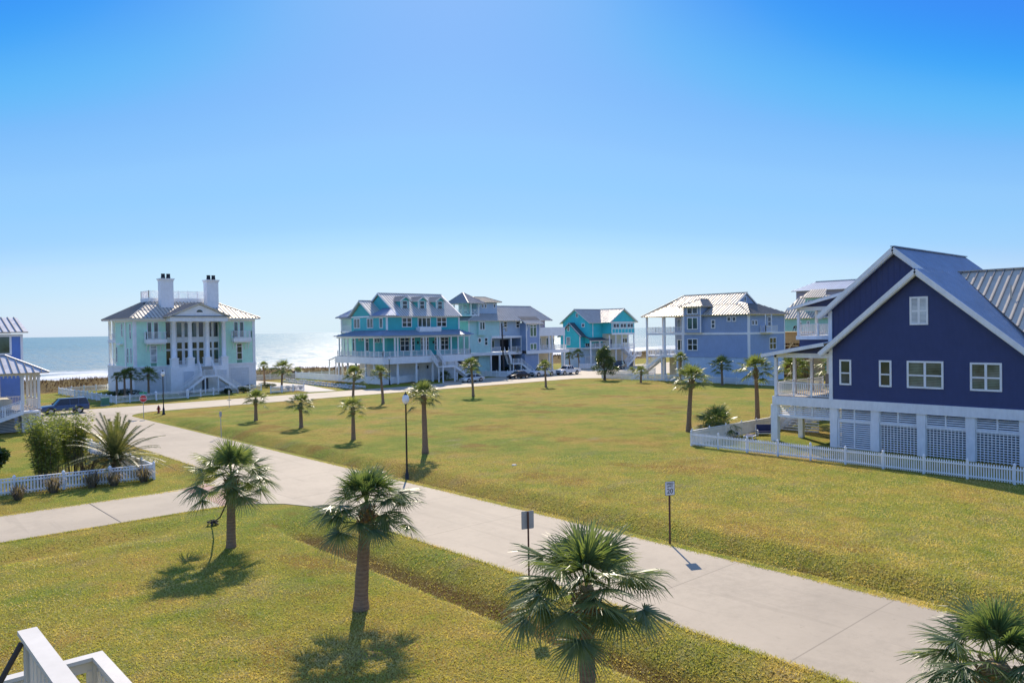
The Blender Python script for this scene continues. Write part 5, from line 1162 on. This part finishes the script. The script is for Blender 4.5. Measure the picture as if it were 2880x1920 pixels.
for k in range(70):
    t = rng.uniform(0,6.28); l = rng.uniform(.6,1.5); e = Vector((X_+math.cos(t)*l,Y_+math.sin(t)*l,rng.uniform(1,2.3))); q.tube([(X_,Y_,0),Vector((X_,Y_,0)).lerp(e,.5)+Vector((0,0,.25)),e],[.014,.01,.004],4)
    for j in range(4): c = Vector((X_,Y_,0)).lerp(e,rng.uniform(.5,1)); q.tube([c,c+Vector((rng.gauss(0,.2),rng.gauss(0,.2),rng.uniform(.05,.3)))],[.006,.003],3)
q.build('twigs', M['treebark'], root)
for i, (bx,by,s,l) in enumerate(((42,1138,.75,'tufted ornamental grass at the far left of the slatted fence'),(122,1122,.85,'tufted ornamental grass second from the left along the slatted fence'),(212,1110,.85,'tufted ornamental grass in the middle of those along the slatted fence'),(262,1106,.8,'tufted ornamental grass next to the one at the slatted fence corner'),(330,1097,.8,'brown ornamental grass at the fence corner'))):
    p = gr('W',bx,by+9); rng = random.Random(i); root = thing('ornamental_grass',l,'grass clump',(p.x,p.y,0),'grass clumps along the slatted fence'); m = MB()
    for k in range(150):
        t = rng.uniform(0,6.28); L = 1.5*s*rng.uniform(.5,1.15); o = Vector((math.cos(t),math.sin(t),0)); sp = rng.uniform(.15,1.0); b = Vector((p.x,p.y,0))+o*.22*rng.random(); sd = Vector((-o.y,o.x,0))*.02
        m1 = b+o*sp*L*.4+Vector((0,0,L*.62)); e = b+o*sp*L*.9+Vector((0,0,L*(.95-.6*sp*sp))); m.add([b-sd,b+sd,m1+sd,m1-sd],[(0,1,2,3)]); m.add([m1-sd,m1+sd,e],[(0,1,2)])
    m.build('blades', M['ornam'], root)
for i, (x,y,r,n,l) in enumerate(((6.2,60.5,(1.5,1.3,1.1),2200,'dark broadleaf shrub under the cream porch stair'),(8.9,63.5,(1.3,1.3,1.25),2000,'dark glossy shrub before the white porch base'),(3.2,60,(1.8,1.4,1.0),2000,'dark shrub mass at the left picture edge'))): bush('shrub',l,'shrub',x,y,r,n,.3,'shrub',40+i)
# two rows of small pale rounded plants along the beach path
rows = ((gr('N',222,326),gr('N',1245,430),30,'back'),(gr('N',190,352),gr('N',1060,442),25,'front'))
sp_ = None; rng = random.Random(3)
for a, b, n, w in rows:
    for i in range(n):
        c = a.lerp(b, i/(n-1)); lb = 'rounded white stone in the %s edging row of the beach path' % w
        if sp_ is None:
            me_ = MB(); me_.lathe((c.x,c.y,0),[(.2,-.05),(.26,.08),(.28,.18),(.24,.3),(.14,.38),(.04,.41)],10)
            me_.v = [(x+rng.uniform(-.04,.04),y+rng.uniform(-.04,.04),z+rng.uniform(-.03,.03)) for x,y,z in me_.v]
            sp_ = MB(); o = me_.build('edging_stone', M['stone'], None, True); o.data.transform(Matrix.Translation((-c.x,-c.y,0))); o.location = c; sp_ = o; tag(o, lb, 'stone', 'white stones edging the beach path')
        else: dup(sp_, c, i*1.3, rng.uniform(.8,1.15), lb)
a, b = gr('N',235,338), gr('N',1150,438); n_ = (b-a).cross(Vector((0,0,1))).normalized()*.8
struct(MB().slab([a-n_,b-n_,b+n_,a+n_],.05).build('garden_path', M['sand'])); bpy.data.objects['garden_path'].location.z = .02
# dune vegetation and the short grass in front
rng = random.Random(8); m = MB()
for k in range(15000):
    x = rng.uniform(-60,210); y = 163+rng.gauss(0,6.5)
    if not 153 < y < 179 or noise.noise((x*.08,y*.15,9)) < -.22: continue
    h = rng.uniform(.25,.75); z = hgt(x,y)-.05; t = rng.uniform(0,6.28); o = Vector((math.cos(t),math.sin(t),0)); b = Vector((x,y,z)); sd = Vector((-o.y,o.x,0))*.09
    m.add([b-sd,b+sd,b+o*rng.uniform(.1,.5)+Vector((0,0,h))],[(0,1,2)])
o = m.build('dune_grass', M['dry']); tag(o,'brown dry dune grass between the houses and the surf','dune grass'); o['kind'] = 'stuff'
import array
def tufts(name, label, n, seed, mat, region, hh, zone):
    rng = random.Random(seed); v = array.array('f'); cnt = 0
    while cnt < n:
        # denser close to the camera
        x, y = region(rng)
        if not zone(x, y): continue
        z = hgt(x,y)-.01; t = rng.uniform(0,6.283); c, s = math.cos(t), math.sin(t); h = rng.uniform(*hh); w = rng.uniform(.012,.03); l = rng.uniform(.02,.12); t2 = rng.uniform(0,6.283)
        v.extend((x-c*w,y-s*w,z, x+c*w,y+s*w,z, x+math.cos(t2)*l,y+math.sin(t2)*l,z+h)); cnt += 1
    me = bpy.data.meshes.new(name); me.vertices.add(3*n); me.vertices.foreach_set('co', v); me.loops.add(3*n); me.loops.foreach_set('vertex_index', array.array('i', range(3*n)))
    me.polygons.add(n); me.polygons.foreach_set('loop_start', array.array('i', range(0,3*n,3))); me.update(calc_edges=True); me.validate()
    me.materials.append(mat); o = bpy.data.objects.new(name, me); COL.objects.link(o); tag(o,label,'grass'); o['kind'] = 'stuff'; return o
def near_region(rng):
    d = 16*(1/ (1-rng.random()*.72)); lat = rng.uniform(-.68,.68)*d
    return FWD.x*d+_rx*lat, FWD.y*d+_ry*lat
tufts('lawn_grass','short winter grass of the near lawn',150000,2,M['tuft'],near_region,(.03,.085),lambda x,y: x < 19.9 and (y < 42.0 or (y > 49.3 and x < 20)) and not (x > 18 and y > 37.2 and y < 50))
tufts('field_grass','short winter grass of the field beyond the road',90000,3,M['tuft'],near_region,(.03,.09),lambda x,y: x > 27.5 and x < 51 and y < 96)

def edge_region(rng):
    d = 16*(1/(1-rng.random()*.75)); k = rng.random()
    if k < .4: x = 20.1+rng.gauss(0,.09); t = (d-_fx*x)/_fy; return x, t
    if k < .75: x = 27.4+rng.gauss(0,.09); t = (d-_fx*x)/_fy; return x, t
    x = rng.uniform(-6,18.5); return x, (42.42 if rng.random() < .5 else 48.75)+rng.gauss(0,.08)+ (0 if x < 16 else 0)
tufts('verge_grass','grass creeping over the edges of the road and driveway',26000,5,M['tuft'],edge_region,(.05,.12),lambda x,y: y < 95 and not (19 < x < 21 and 37 < y < 53) and y > -5)
# ================================================================== fences
def fence(label, pts, h=1.05, pitch=.14, pw=.075, style='picket', post=2.4, mat='white', ph=.12, name='picket_fence', cat='fence'):
    P = [Vector((p[0],p[1],hgt(p[0],p[1]))) for p in pts]; root = thing(name, label, cat, tuple(P[0])); u = Vector((0,0,1)); npost = 0
    for a, b in zip(P, P[1:]):
        d = (b-a); L = d.length; d.normalize(); sd = d.cross(u); m = MB()
        m.beam(a+u*(h*.82)+sd*.035,b+u*(h*.82)+sd*.035,.04,.09); m.beam(a+u*.2+sd*.035,b+u*.2+sd*.035,.04,.09)
        if style == 'capped': m.beam(a+u*h,b+u*h,.14,.05)
        n = max(1,int(L/pitch))
        for i in range(n):
            c = a+d*(i+.5)*L/n; q0, q1 = c-d*pw/2, c+d*pw/2; zt = h if style == 'picket' else h-.03
            for s in (0,):
                A, B = q0-sd*.012, q1-sd*.012
                m.add([A+u*.06,B+u*.06,B+u*(zt-.05),c-sd*.012+u*zt,A+u*(zt-.05), A+u*.06+sd*.024,B+u*.06+sd*.024,B+u*(zt-.05)+sd*.024,c+sd*.012+u*zt,A+u*(zt-.05)+sd*.024],
                      [(0,1,2,3,4),(9,8,7,6,5),(0,5,6,1),(1,6,7,2),(2,7,8,3),(3,8,9,4),(4,9,5,0)])
        m.build('picket_panel', M[mat], root)
        k = max(1,round(L/post))
        for i in range(k+1):
            if i == 0 and a is not P[0]: continue
            c = a+d*(i*L/k); MB().box(c.x-ph/2,c.x+ph/2,c.y-ph/2,c.y+ph/2,c.z-.1,c.z+h+.08).lathe((c.x,c.y,c.z+h+.08),[(ph*.75,0),(ph*.75,.03),(.01,.13)],4).build('post', M[mat], root)
    return root
fence('white picket fence in front of the navy house',[(51.25,36.1),(51.25,6.5)],1.05,.135,.07)
fence('plain white fence along the far side of the navy house yard',[(51.6,36.25),(75.5,36.25)],1.15,.15,.135,'capped',2.4,'offwhite',.1,'yard_fence')
fence('white slatted fence with flat cap around the left yard',[(-22,59.4),(16.4,53.9),(16.4,93)],1.0,.17,.1,'capped',2.6,'white',.14,'slatted_fence')
a, b, c, d = gr('2',265,1548), gr('G',500,688), gr('G',915,655), gr('2',700,1505); e = gr('2',1045,1482); f = gr('W',600,897)
fence('white post fence around the front and side of the mint mansion',[tuple(f)[:2],tuple(e)[:2]],1.0,.2,.05,'capped',2.2,'white',.16)
fence('short white gate section jutting to the kerb before the mansion',[tuple(e)[:2],(e.x-.2,e.y-.9),(d.x-.2,d.y-.9),tuple(d)[:2]],1.1,.16,.06,'capped',9,'white',.2,'fence_gate')
fence('white fence running from the gate round the left of the mansion',[tuple(d)[:2],tuple(a)[:2],tuple(b)[:2],tuple(c)[:2]],1.0,.2,.06,'capped',2.2,'white',.16)
a, b = gr('W',622,903), gr('W',698,897); fence('short white fence with flowering shrubs beside the mansion drive',[tuple(a)[:2],tuple(b)[:2]],1.0,.16,.06,'capped',2,'white',.14)
p = [gr('N',*q_) for q_ in ((335,302),(872,338),(1490,390),(1912,345))]; fence('tall white picket fence round the teal house corner',[tuple(v)[:2] for v in p],1.35,.13,.1,'picket',2.6)
a, b = gr('N',1000,235), gr('N',345,235); fence('weathered pale fence behind the teal house picket fence',[(84,152),(60.5,152)],1.2,.2,.1,'picket',3,'offwhite')
p = [gr('4',*q_) for q_ in ((395,1358),(1000,1368),(1330,1335))]; fence('white picket fence in front of the tower house',[tuple(v)[:2] for v in p],1.25,.14,.1,'picket',2.6)
p = [gr('5',*q_) for q_ in ((470,1132),(700,1128))]; fence('pale fence in front of the turquoise house',[tuple(v)[:2] for v in p],1.2,.16,.12,'picket',2.4)
fence('curved white picket fence along the periwinkle house lot',[(128,98.8),(114,98.6),(110.8,98.1),(110,97.2),(109.8,90),(110.2,80),(110,62)],1.15,.15,.085,'picket',2.4)
fence('long rail fence on the sea side of the left lot',[(-60,150.5),(38,150.5)],.9,1.2,.06,'picket',3.6,'lumber',.09,'rail_fence')
p = [gr('W',680,864), gr('W',671,868)]; fence('brown timber fence at the dune walkover',[(p[1].x,p[1].y),(p[0].x+1,p[0].y)],1.3,.3,.28,'capped',2,'rust',.12,'timber_fence')
# ================================================================== street furniture
def lamp(bx, by, ty, label, R=.28):
    p = gr('W',bx,by); x, y = p.x, p.y; z0 = hgt(x,y); top = zat(x,y,'W',bx,ty)
    root = thing('street_lamp', label, 'street lamp', (x,y,z0), 'black street lamps with white globes')
    MB().lathe((x,y,z0),[(.2,0),(.2,.1),(.14,.2),(.12,.75),(.075,.85),(.062,1.2),(.05,top-z0-.75),(.09,top-z0-.72),(.11,top-z0-.66)],12).build('pole', M['black'], root, True)
    MB().lathe((x,y,top-.68),[(.12,0),(.22,.16),(.24,.3),(.19,.5),(.11,.6)],14).build('globe', M['globe'], root, True)
    MB().lathe((x,y,top-.09),[(.13,0),(.09,.07),(.03,.12),(.02,.22)],10).build('finial', M['black'], root, True)
lamp(935,1096,903,'black street lamp with white acorn globe at the near road edge'); lamp(895,884,818,'black street lamp in front of the teal house fence'); lamp(376,952,851,'black street lamp beside the red hydrant at the corner')
p = gr('W',371.5,948); x, y = p.x-.35, p.y; H_ = thing('fire_hydrant','dark red fire hydrant at the foot of the corner lamp','hydrant',(x,y,0))
MB().lathe((x,y,0),[(.2,0),(.2,.06),(.13,.08),(.13,.62),(.19,.64),(.19,.7),(.14,.74),(.1,.86),(.04,.92),(.04,.98)],12).build('body', M['hyd'], H_, True)
for dx, dy in ((.0,-.17),(.17,0),(-.17,0)): MB().tube([(x,y,.5),(x+dx*1.35,y+dy*1.35,.5)],.07,8).build('nozzle', M['hyd'], H_)
def text(s, size, c, X, Y, mat, parent, name, depth=.004):
    cu = bpy.data.curves.new(name,'FONT'); cu.body = s; cu.size = size; cu.align_x = 'CENTER'; cu.align_y = 'CENTER'; cu.extrude = depth
    t = bpy.data.objects.new('tmp',cu); COL.objects.link(t); dg = bpy.context.evaluated_depsgraph_get(); me = bpy.data.meshes.new_from_object(t.evaluated_get(dg)); bpy.data.objects.remove(t)
    Z = X.cross(Y); off = Vector(OFF[parent.name])
    for v in me.vertices: v.co = c+X*v.co.x+Y*v.co.y+Z*v.co.z-off
    o = bpy.data.objects.new(name,me); COL.objects.link(o); me.materials.clear(); me.materials.append(mat); o.parent = parent; return o
def plate(root, c, X, w, h, mat, name, th=.006, rad=.03):
    Y = Vector((0,0,1)); N = X.cross(Y); pts = []
    for cx, cy, a0 in ((w/2-rad,h/2-rad,0),(-w/2+rad,h/2-rad,90),(-w/2+rad,-h/2+rad,180),(w/2-rad,-h/2+rad,270)):
        for k in range(4): a = math.radians(a0+30*k); pts.append(c+X*(cx+rad*math.cos(a))+Y*(cy+rad*math.sin(a)))
    m = MB(); n = len(pts); m.add(pts+[p-N*th for p in pts],[tuple(range(n)),tuple(reversed(range(n,2*n)))]+[(i,i+n,(i+1)%n+n,(i+1)%n) for i in range(n)]); return m.build(name,mat,root)
UZ = Vector((0,0,1))
# speed limit sign
p = gr('W',1539,1250); x, y = p.x, p.y; z0 = hgt(x,y); S1 = thing('speed_limit_sign','white speed limit 20 sign on a rusty post at the field edge','sign',(x,y,z0))
N = Vector((-.42,-.91,0)).normalized(); X = UZ.cross(N)   # reading direction
zc = zat(x,y,'W',1540,1120.5)
MB().box(x-.03,x+.03,y-.03,y+.03,z0-.3,zc+.28).build('post', M['rust'], S1)
c = Vector((x,y,zc))+N*.05; bl = plate(S1,c,X,.48,.62,M['ink'],'sign_border'); pl = plate(S1,c+N*.004,X,.445,.585,M['signwhite'],'sign_plate')
for s, sz, dz in (('SPEED',.125,.2),('LIMIT',.125,.085),('20',.3,-.125)):
    t = text(s,sz,c+N*.009+UZ*dz,X,UZ,M['ink'],pl,'lettering')
# back of a sign facing away
dd_ = 26.6; v = sight('W',1213,1194); c = Vector((v.x*dd_,v.y*dd_,CH+v.z*dd_)); z0 = hgt(c.x,c.y)
S2 = thing('road_sign','grey back of a road sign behind the largest palm','sign',(c.x,c.y,z0)); N = Vector((.35,.94,0)).normalized(); X = UZ.cross(N)
plate(S2,c+N*.05,X,.46,.62,M['alu'],'sign_plate'); q = MB().box(c.x-.022,c.x+.022,c.y-.022,c.y+.022,z0-.2,c.z+.3); q.build('post', M['rust'], S2)
# stop sign with a street name blade
v = sight('W',329,915); dd_ = 89; c = Vector((v.x*dd_,v.y*dd_,CH+v.z*dd_)); S3 = thing('stop_sign','red stop sign with a green street name blade on top','sign',(c.x,c.y,0)); N = Vector((-.35,-.94,0)).normalized(); X = UZ.cross(N)
def octo(r, n_, mat, nm, parent):
    P = [c+N*n_+X*r*math.cos(math.pi/8+k*math.pi/4)+UZ*r*math.sin(math.pi/8+k*math.pi/4) for k in range(8)]; m = MB(); m.add(P+[q-N*.006 for q in P],[tuple(range(8)),tuple(reversed(range(8,16)))]+[(i,i+8,(i+1)%8+8,(i+1)%8) for i in range(8)]); return m.build(nm,mat,parent)
MB().tube([(c.x,c.y,-.1),(c.x,c.y,c.z+.75)],.035,8).build('post', M['alu'], S3)
octo(.43,.05,M['signwhite'],'sign_border',S3); o = octo(.39,.056,M['signred'],'sign_plate',S3); text('STOP',.3,c+N*.06,X,UZ,M['signwhite'],o,'lettering')
plate(S3,c+UZ*.62+N*.02,X,.8,.2,M['signgreen'],'street_name_blade'); q = Vector((X.y,-X.x,0)); plate(S3,c+UZ*.8,q,.8,.2,M['signgreen'],'street_name_blade')
# two thin posts
p = gr('F',132,488); S4 = thing('sign_post','thin sign post with a crossbar at the far street edge','post',(p.x,p.y,0)); zt = zat(p.x,p.y,'F',131,345); q = MB().tube([(p.x,p.y,-.1),(p.x,p.y,zt)],.035,6); q.build('post', M['alu'], S4)
MB().box(p.x-.28,p.x+.28,p.y-.02,p.y+.02,zt-1.3,zt-1.22).build('crossbar', M['alu'], S4); MB().box(p.x-.12,p.x+.12,p.y-.05,p.y-.03,zt-.5,zt).build('plate', M['alu'], S4)
p = gr('F',67,735); S5 = thing('sign_post','leaning grey post with a small plate by the near road','post',(p.x,p.y,0)); zt = zat(p.x,p.y,'F',68,520); q = MB().tube([(p.x,p.y,-.1),(p.x-.05,p.y,zt)],.03,6); q.build('post', M['alu'], S5); MB().box(p.x-.17,p.x+.05,p.y-.05,p.y-.032,zt-.45,zt).build('plate', M['alu'], S5)
p = gr('4',950,1362); S6 = thing('utility_pole','tall leaning wooden utility pole before the tower house','utility pole',(p.x,p.y,0)); v = sight('4',916,600); k = dep(p.x,p.y)/(v.x*FWD.x+v.y*FWD.y+0); t = Vector((v.x*k,v.y*k,CH+v.z*k))
MB().tube([(p.x,p.y,-.2),t],[.19,.13],10).build('pole', M['darkwood'], S6); q = t+Vector((.9,-.3,-1.7)); MB().lathe(q,[(.22,0),(.24,.1),(.24,.8),(.1,.9)],10).build('transformer', M['alu'], S6); MB().beam(t+Vector((0,0,-1.3)),q+Vector((0,0,.6)),.07,.07).build('bracket_arm', M['black'], S6)
for k in (.8,2.6): MB().beam(t+Vector((-.1,0,-k)),t+Vector((.75,-.25,-k+.1)),.06,.08).build('bracket_arm', M['black'], S6)
p = gr('1',965,1308); UB = thing('utility_box','green utility box beside the mansion fence','utility box',(p.x,p.y,0)); MB().box(p.x-.45,p.x+.45,p.y-.4,p.y+.4,.1,1.05).build('cabinet', M['boxgreen'], UB); MB().box(p.x-.5,p.x+.5,p.y-.45,p.y+.45,0,.1).build('pad', M['patio'], UB); MB().box(p.x-.48,p.x+.48,p.y-.43,p.y+.43,1.05,1.12).build('lid', M['boxgreen'], UB)
# ================================================================== vehicles (front towards -X)
def bevelled(m, name, mat, root, w=.05, seg=2):
    o = m.build(name, mat, root, True); bm = bmesh.new(); bm.from_mesh(o.data); bmesh.ops.remove_doubles(bm, verts=bm.verts, dist=.0005)
    bmesh.ops.bevel(bm, geom=[e for e in bm.edges if e.calc_face_angle(0) > .35], offset=w, segments=seg, affect='EDGES', profile=.6, clamp_overlap=True); bm.to_mesh(o.data); bm.free(); return o
def vehicle(x, y, label, cat, paint_, kind, rz=0.0):
    root = thing('parked_'+('pickup' if kind == 'pickup' else 'car'), label, cat, (0,0,0)); L, Wd = {'sedan':(4.7,1.8),'suv':(5.2,2.0),'pickup':(5.8,2.0)}[kind]
    body = {'sedan':[(-2.35,.3),(-2.33,.62),(-2.1,.74),(-1.0,.88),(1.55,.92),(2.25,.92),(2.35,.75),(2.32,.3)],
            'suv':[(-2.6,.42),(-2.6,.85),(-2.4,1.02),(-1.15,1.12),(2.5,1.12),(2.6,.95),(2.58,.42)],
            'pickup':[(-2.9,.45),(-2.9,.9),(-2.75,1.08),(-1.3,1.18),(1.1,1.18),(1.1,1.22),(2.85,1.22),(2.9,1.1),(2.88,.45)]}[kind]
    cabin = {'sedan':[(-1.05,.86),(-.35,1.38),(.95,1.42),(1.75,.9)],'suv':[(-1.2,1.1),(-.55,1.8),(2.25,1.84),(2.55,1.1)],'pickup':[(-1.35,1.16),(-.75,1.82),(.75,1.84),(1.0,1.16)]}[kind]
    def sect(pts, w, top=1.0):
        m = MB(); zs = [p[1] for p in pts]; lo, hi = min(zs), max(zs); A, B = [], []
        for px_, z in pts:
            k = 1-(1-top)*(z-lo)/(hi-lo); A.append((px_,-w/2*k,z)); B.append((px_,w/2*k,z))
        n = len(pts); m.add(A+B,[tuple(range(n)),tuple(reversed(range(n,2*n)))]+[(i,i+n,(i+1)%n+n,(i+1)%n) for i in range(n)]); return m
    bevelled(sect(body,Wd,.95),'body',M[paint_],root,.07)
    g_ = bevelled(sect(cabin,Wd*.9,.78),'windows',M['carglass'],root,.04)
    c0, c1, c2, c3 = cabin; k = Wd*.9/2*.78; rf = MB().box(c1[0]-.02,c2[0]+.02,-k-.01,k+.01,max(c1[1],c2[1])-.04,max(c1[1],c2[1])+.045); bevelled(rf,'roof',M[paint_],root,.03)
    pm = MB(); w0 = Wd*.9/2
    for s in (-1,1):
        for (xa,za),(xb,zb) in ((c0,c1),(c3,c2)): pm.beam((xa,s*w0,za),(xb,s*k,zb),.08,.07)
        for f in ((.45,) if kind == 'sedan' else (.36,.7)): xm = c1[0]+(c2[0]-c1[0])*f; pm.beam((xm,s*(w0+.005),c0[1]),(xm,s*(k+.005),c1[1]),.07,.05)
    each(pm,'pillar',M[paint_],root)
    wr = .33 if kind == 'sedan' else .4; ax = {'sedan':(-1.42,1.4),'suv':(-1.65,1.45),'pickup':(-1.9,1.75)}[kind]
    for px_ in ax:
        for s in (-1,1):
            yy = s*(Wd/2-.12); o = MB().tube([(px_,yy-.12,wr),(px_,yy+.12,wr)],wr,18).build('wheel',M['tyre'],root,False); MB().tube([(px_,yy+s*.1,wr),(px_,yy+s*.135,wr)],wr*.62,14).build('rim',M['rim'],o)
            MB().tube([(px_,s*(Wd/2-.05),wr+.03),(px_,s*(Wd/2+.004),wr+.03)],wr*1.18,18).build('wheel_arch',M['black'],root)
    z1, z2 = body[1][1], body[-1][1]; fx = body[0][0]; bx_ = -fx
    for s in (-1,1):
        MB().box(fx-.02,fx+.2,s*(Wd/2-.42)-.2,s*(Wd/2-.42)+.2,z1-.08,z1+.08).build('headlight',M['headlight'],root); MB().box(bx_-.12,bx_+.02,s*(Wd/2-.22)-.12,s*(Wd/2-.22)+.12,z1-.1,z1+.22).build('taillight',M['taillight'],root)
        MB().box(c0[0]+.05,c0[0]+.2,s*(Wd/2+.02)-.1,s*(Wd/2+.02)+.1,c0[1]+.05,c0[1]+.2).build('mirror',M[paint_],root)
    MB().box(fx-.05,fx+.12,-Wd/2+.1,Wd/2-.1,body[0][1]-.02,body[0][1]+.2).build('bumper',M['chrome' if kind == 'pickup' else paint_],root); MB().box(fx-.02,fx+.05,-.5,.5,z1-.2,z1+.02).build('grille',M['black'],root)
    if kind == 'pickup': MB().box(1.2,2.8,-.82,.82,1.17,1.226).build('bed_floor',M['black'],root)
    root.location = (x,y,.036); root.rotation_euler = (0,0,rz); return root
def car_at(k, xa, xb, yb, label, cat, pt, kind, rz=0.0, dy=1.0):
    p = gr(k,(xa+xb)/2,yb); vehicle(p.x+.3, p.y+dy*.75, label, cat, pt, kind, rz)
car_at('4',340,685,1440,'silver sedan parked at the kerb by the tower house fence','car','silver','sedan')
car_at('4',1018,1335,1392,'black sedan parked between the utility pole and a white pickup','car','cblack','sedan')
car_at('4',1312,1715,1358,'white pickup parked behind the small palm','pickup truck','cwhite','pickup')
car_at('4',1725,2035,1335,'white pickup at the right end of the parked row','pickup truck','cwhite','pickup')
car_at('1',375,785,1388,'steel blue estate car parked beside the cream porch','car','cblue','suv',.0)
car_at('5',985,1170,1140,'black car half hidden behind the evergreen tree','car','cblack','suv',.5)
# ================================================================== garden furniture behind the picket fence
def garden_chair(x, y, rz, w, label, name='garden_chair'):
    root = thing(name, label, 'sofa' if w > 1 else 'chair', (0,0,0)); 
    f = MB(); f.box(-w/2,w/2,-.35,.35,.3,.36)
    for s in (-1,1): f.box(s*w/2-.03,s*w/2+.03,-.38,.38,.55,.6); f.beam((s*w/2,.36,.3),(s*w/2,.5,.95),.05,.05)
    f.box(-w/2,w/2,.46,.5,.88,.95); f.build('frame', M['white'], root)
    for sx_ in (-1,1):
        for sy_ in (-1,1): MB().box(sx_*w/2-.03,sx_*w/2+.03,sy_*.33-.03,sy_*.33+.03,0,.56).build('leg', M['white'], root)
    bevelled(MB().box(-w/2+.05,w/2-.05,-.34,.3,.365,.5),'seat_cushion',M['cushion'],root,.04); b_ = MB(); b_.add([(-w/2+.06,.28,.5),(w/2-.06,.28,.5),(w/2-.06,.42,1.0),(-w/2+.06,.42,1.0),(-w/2+.06,.4,.48),(w/2-.06,.4,.48),(w/2-.06,.54,.98),(-w/2+.06,.54,.98)],[(0,1,2,3),(7,6,5,4),(0,4,5,1),(1,5,6,2),(2,6,7,3),(3,7,4,0)]); bevelled(b_,'back_cushion',M['cushion'],root,.03)
    root.location = (x,y,0); root.rotation_euler = (0,0,rz)
p = gr('M',1500,1085); garden_chair(p.x,p.y,math.radians(60),.75,'white garden chair with navy cushions left of the low table')
p = gr('M',1800,985); garden_chair(p.x+.2,p.y+.1,math.radians(-10),.75,'white garden chair with navy cushions behind the low table')
p = gr('M',2260,1050); garden_chair(p.x,p.y,math.radians(-45),1.5,'white garden sofa with navy cushions by the yard fence','garden_sofa')
p = gr('M',1890,1140); T_ = thing('garden_table','low white garden table with a dark top between the chairs','table',(0,0,0)); MB().box(-.6,.6,-.4,.4,.38,.43).build('table_top', M['white'], T_)
MB().box(-.5,.5,-.32,.32,.43,.47).build('tray', M['cushion'], T_)
for sx_ in (-1,1):
    for sy_ in (-1,1): MB().box(sx_*.54-.03,sx_*.54+.03,sy_*.34-.03,sy_*.34+.03,0,.38).build('leg', M['white'], T_)
T_.location = (p.x,p.y,0); T_.rotation_euler = (0,0,.3)
# ================================================================== two builders on the unfinished roof
def person(loc, rz, joints, radii, edges, label, top, legs_, hat):
    me = bpy.data.meshes.new('body'); me.from_pydata(joints, edges, []); o = bpy.data.objects.new('body', me); COL.objects.link(o)
    sk = o.modifiers.new('skin','SKIN'); sub = o.modifiers.new('sub','SUBSURF'); sub.levels = sub.render_levels = 1
    for i, r in enumerate(radii): me.skin_vertices[0].data[i].radius = (r, r*.85)
    me.skin_vertices[0].data[0].use_root = True
    dg = bpy.context.evaluated_depsgraph_get(); nm = bpy.data.meshes.new_from_object(o.evaluated_get(dg)); bpy.data.objects.remove(o)
    root = thing('person', label, 'person', (0,0,0)); b = bpy.data.objects.new('body', nm); COL.objects.link(b); b.parent = root
    nm.materials.clear()
    for m_ in (top, legs_, 'skin'): nm.materials.append(M[m_])
    J = [Vector(j) for j in joints]
    for p_ in nm.polygons:
        c = p_.center; i = min(range(len(J)), key=lambda k: (J[k]-c).length); p_.material_index = 2 if i in (4,5,8,9,12,13) else (1 if i in (0,14,15,16,17,18,19) else 0); p_.use_smooth = True
    h = J[5]; MB().lathe((h.x,h.y,h.z),[(.11,.02),(.14,.03),(.13,.07),(.1,.13),(.04,.16)],10).build('hat' if hat == 'clothw' else 'hair', M[hat], root, True)
    for i_ in (9,13):
        q = MB(); d = (J[i_]-J[i_-1]).normalized()
        for k in range(4): q.tube([J[i_]+Vector((.012*(k-1.5),0,0)), J[i_]+Vector((.014*(k-1.5),0,0))+d*(.075+.008*(k%3))],[.009,.006],5)
        q.tube([J[i_],J[i_]+d*.03+Vector((.04,0,0)),J[i_]+d*.06+Vector((.045,0,0))],[.01,.01,.007],5); q.build('fingers', M['skin'], root)
    root.location = loc; root.rotation_euler = (0,0,rz); return root
E_ = [(0,1),(1,2),(2,3),(3,4),(4,5),(2,6),(6,7),(7,8),(8,9),(2,10),(10,11),(11,12),(12,13),(0,14),(14,15),(15,16),(0,17),(17,18),(18,19)]
Rr = [.15,.14,.17,.08,.06,.105,.075,.05,.035,.03,.075,.05,.035,.03,.1,.07,.05,.1,.07,.05]
stand = [(0,0,.95),(0,0,1.15),(0,0,1.38),(0,0,1.5),(0,-.01,1.56),(0,-.02,1.66),(.2,0,1.4),(.26,-.03,1.14),(.25,-.16,.92),(.25,-.2,.86),(-.2,0,1.4),(-.28,-.02,1.15),(-.2,-.2,1.02),(-.17,-.25,.98),(.1,0,.88),(.12,-.02,.48),(.13,.02,.06),(-.1,0,.88),(-.12,-.02,.48),(-.14,.02,.06)]
bend = [(0,.1,.85),(0,-.1,.98),(0,-.35,1.02),(0,-.47,1.0),(0,-.52,.99),(0,-.6,.96),(.19,-.34,.98),(.24,-.4,.7),(.2,-.55,.48),(.19,-.58,.4),(-.19,-.34,.98),(-.25,-.42,.7),(-.2,-.6,.5),(-.18,-.64,.42),(.12,.1,.78),(.2,-.14,.45),(.22,.08,.06),(-.12,.1,.78),(-.2,.05,.42),(-.22,.28,.06)]
person((SITE[0],SITE[1],SITE[3]), math.radians(-40), bend, Rr, E_, 'builder bending over on the unfinished roof in black clothes','clothb','clothj','hair')
person((SITE[0]+.5,SITE[2],SITE[3]), math.radians(20), stand, Rr, E_, 'builder standing on the unfinished roof in a white cap','clothb','clothb','clothw')

p = gr('W',1181,1072); o = MB().lathe((p.x,p.y,hgt(p.x,p.y)),[(.17,-.02),(.17,.05),(.13,.07),(.05,.08)],14).build('utility_cover', M['stone'], None, True); tag(o,'small pale round utility cover lying in the open field','utility cover')
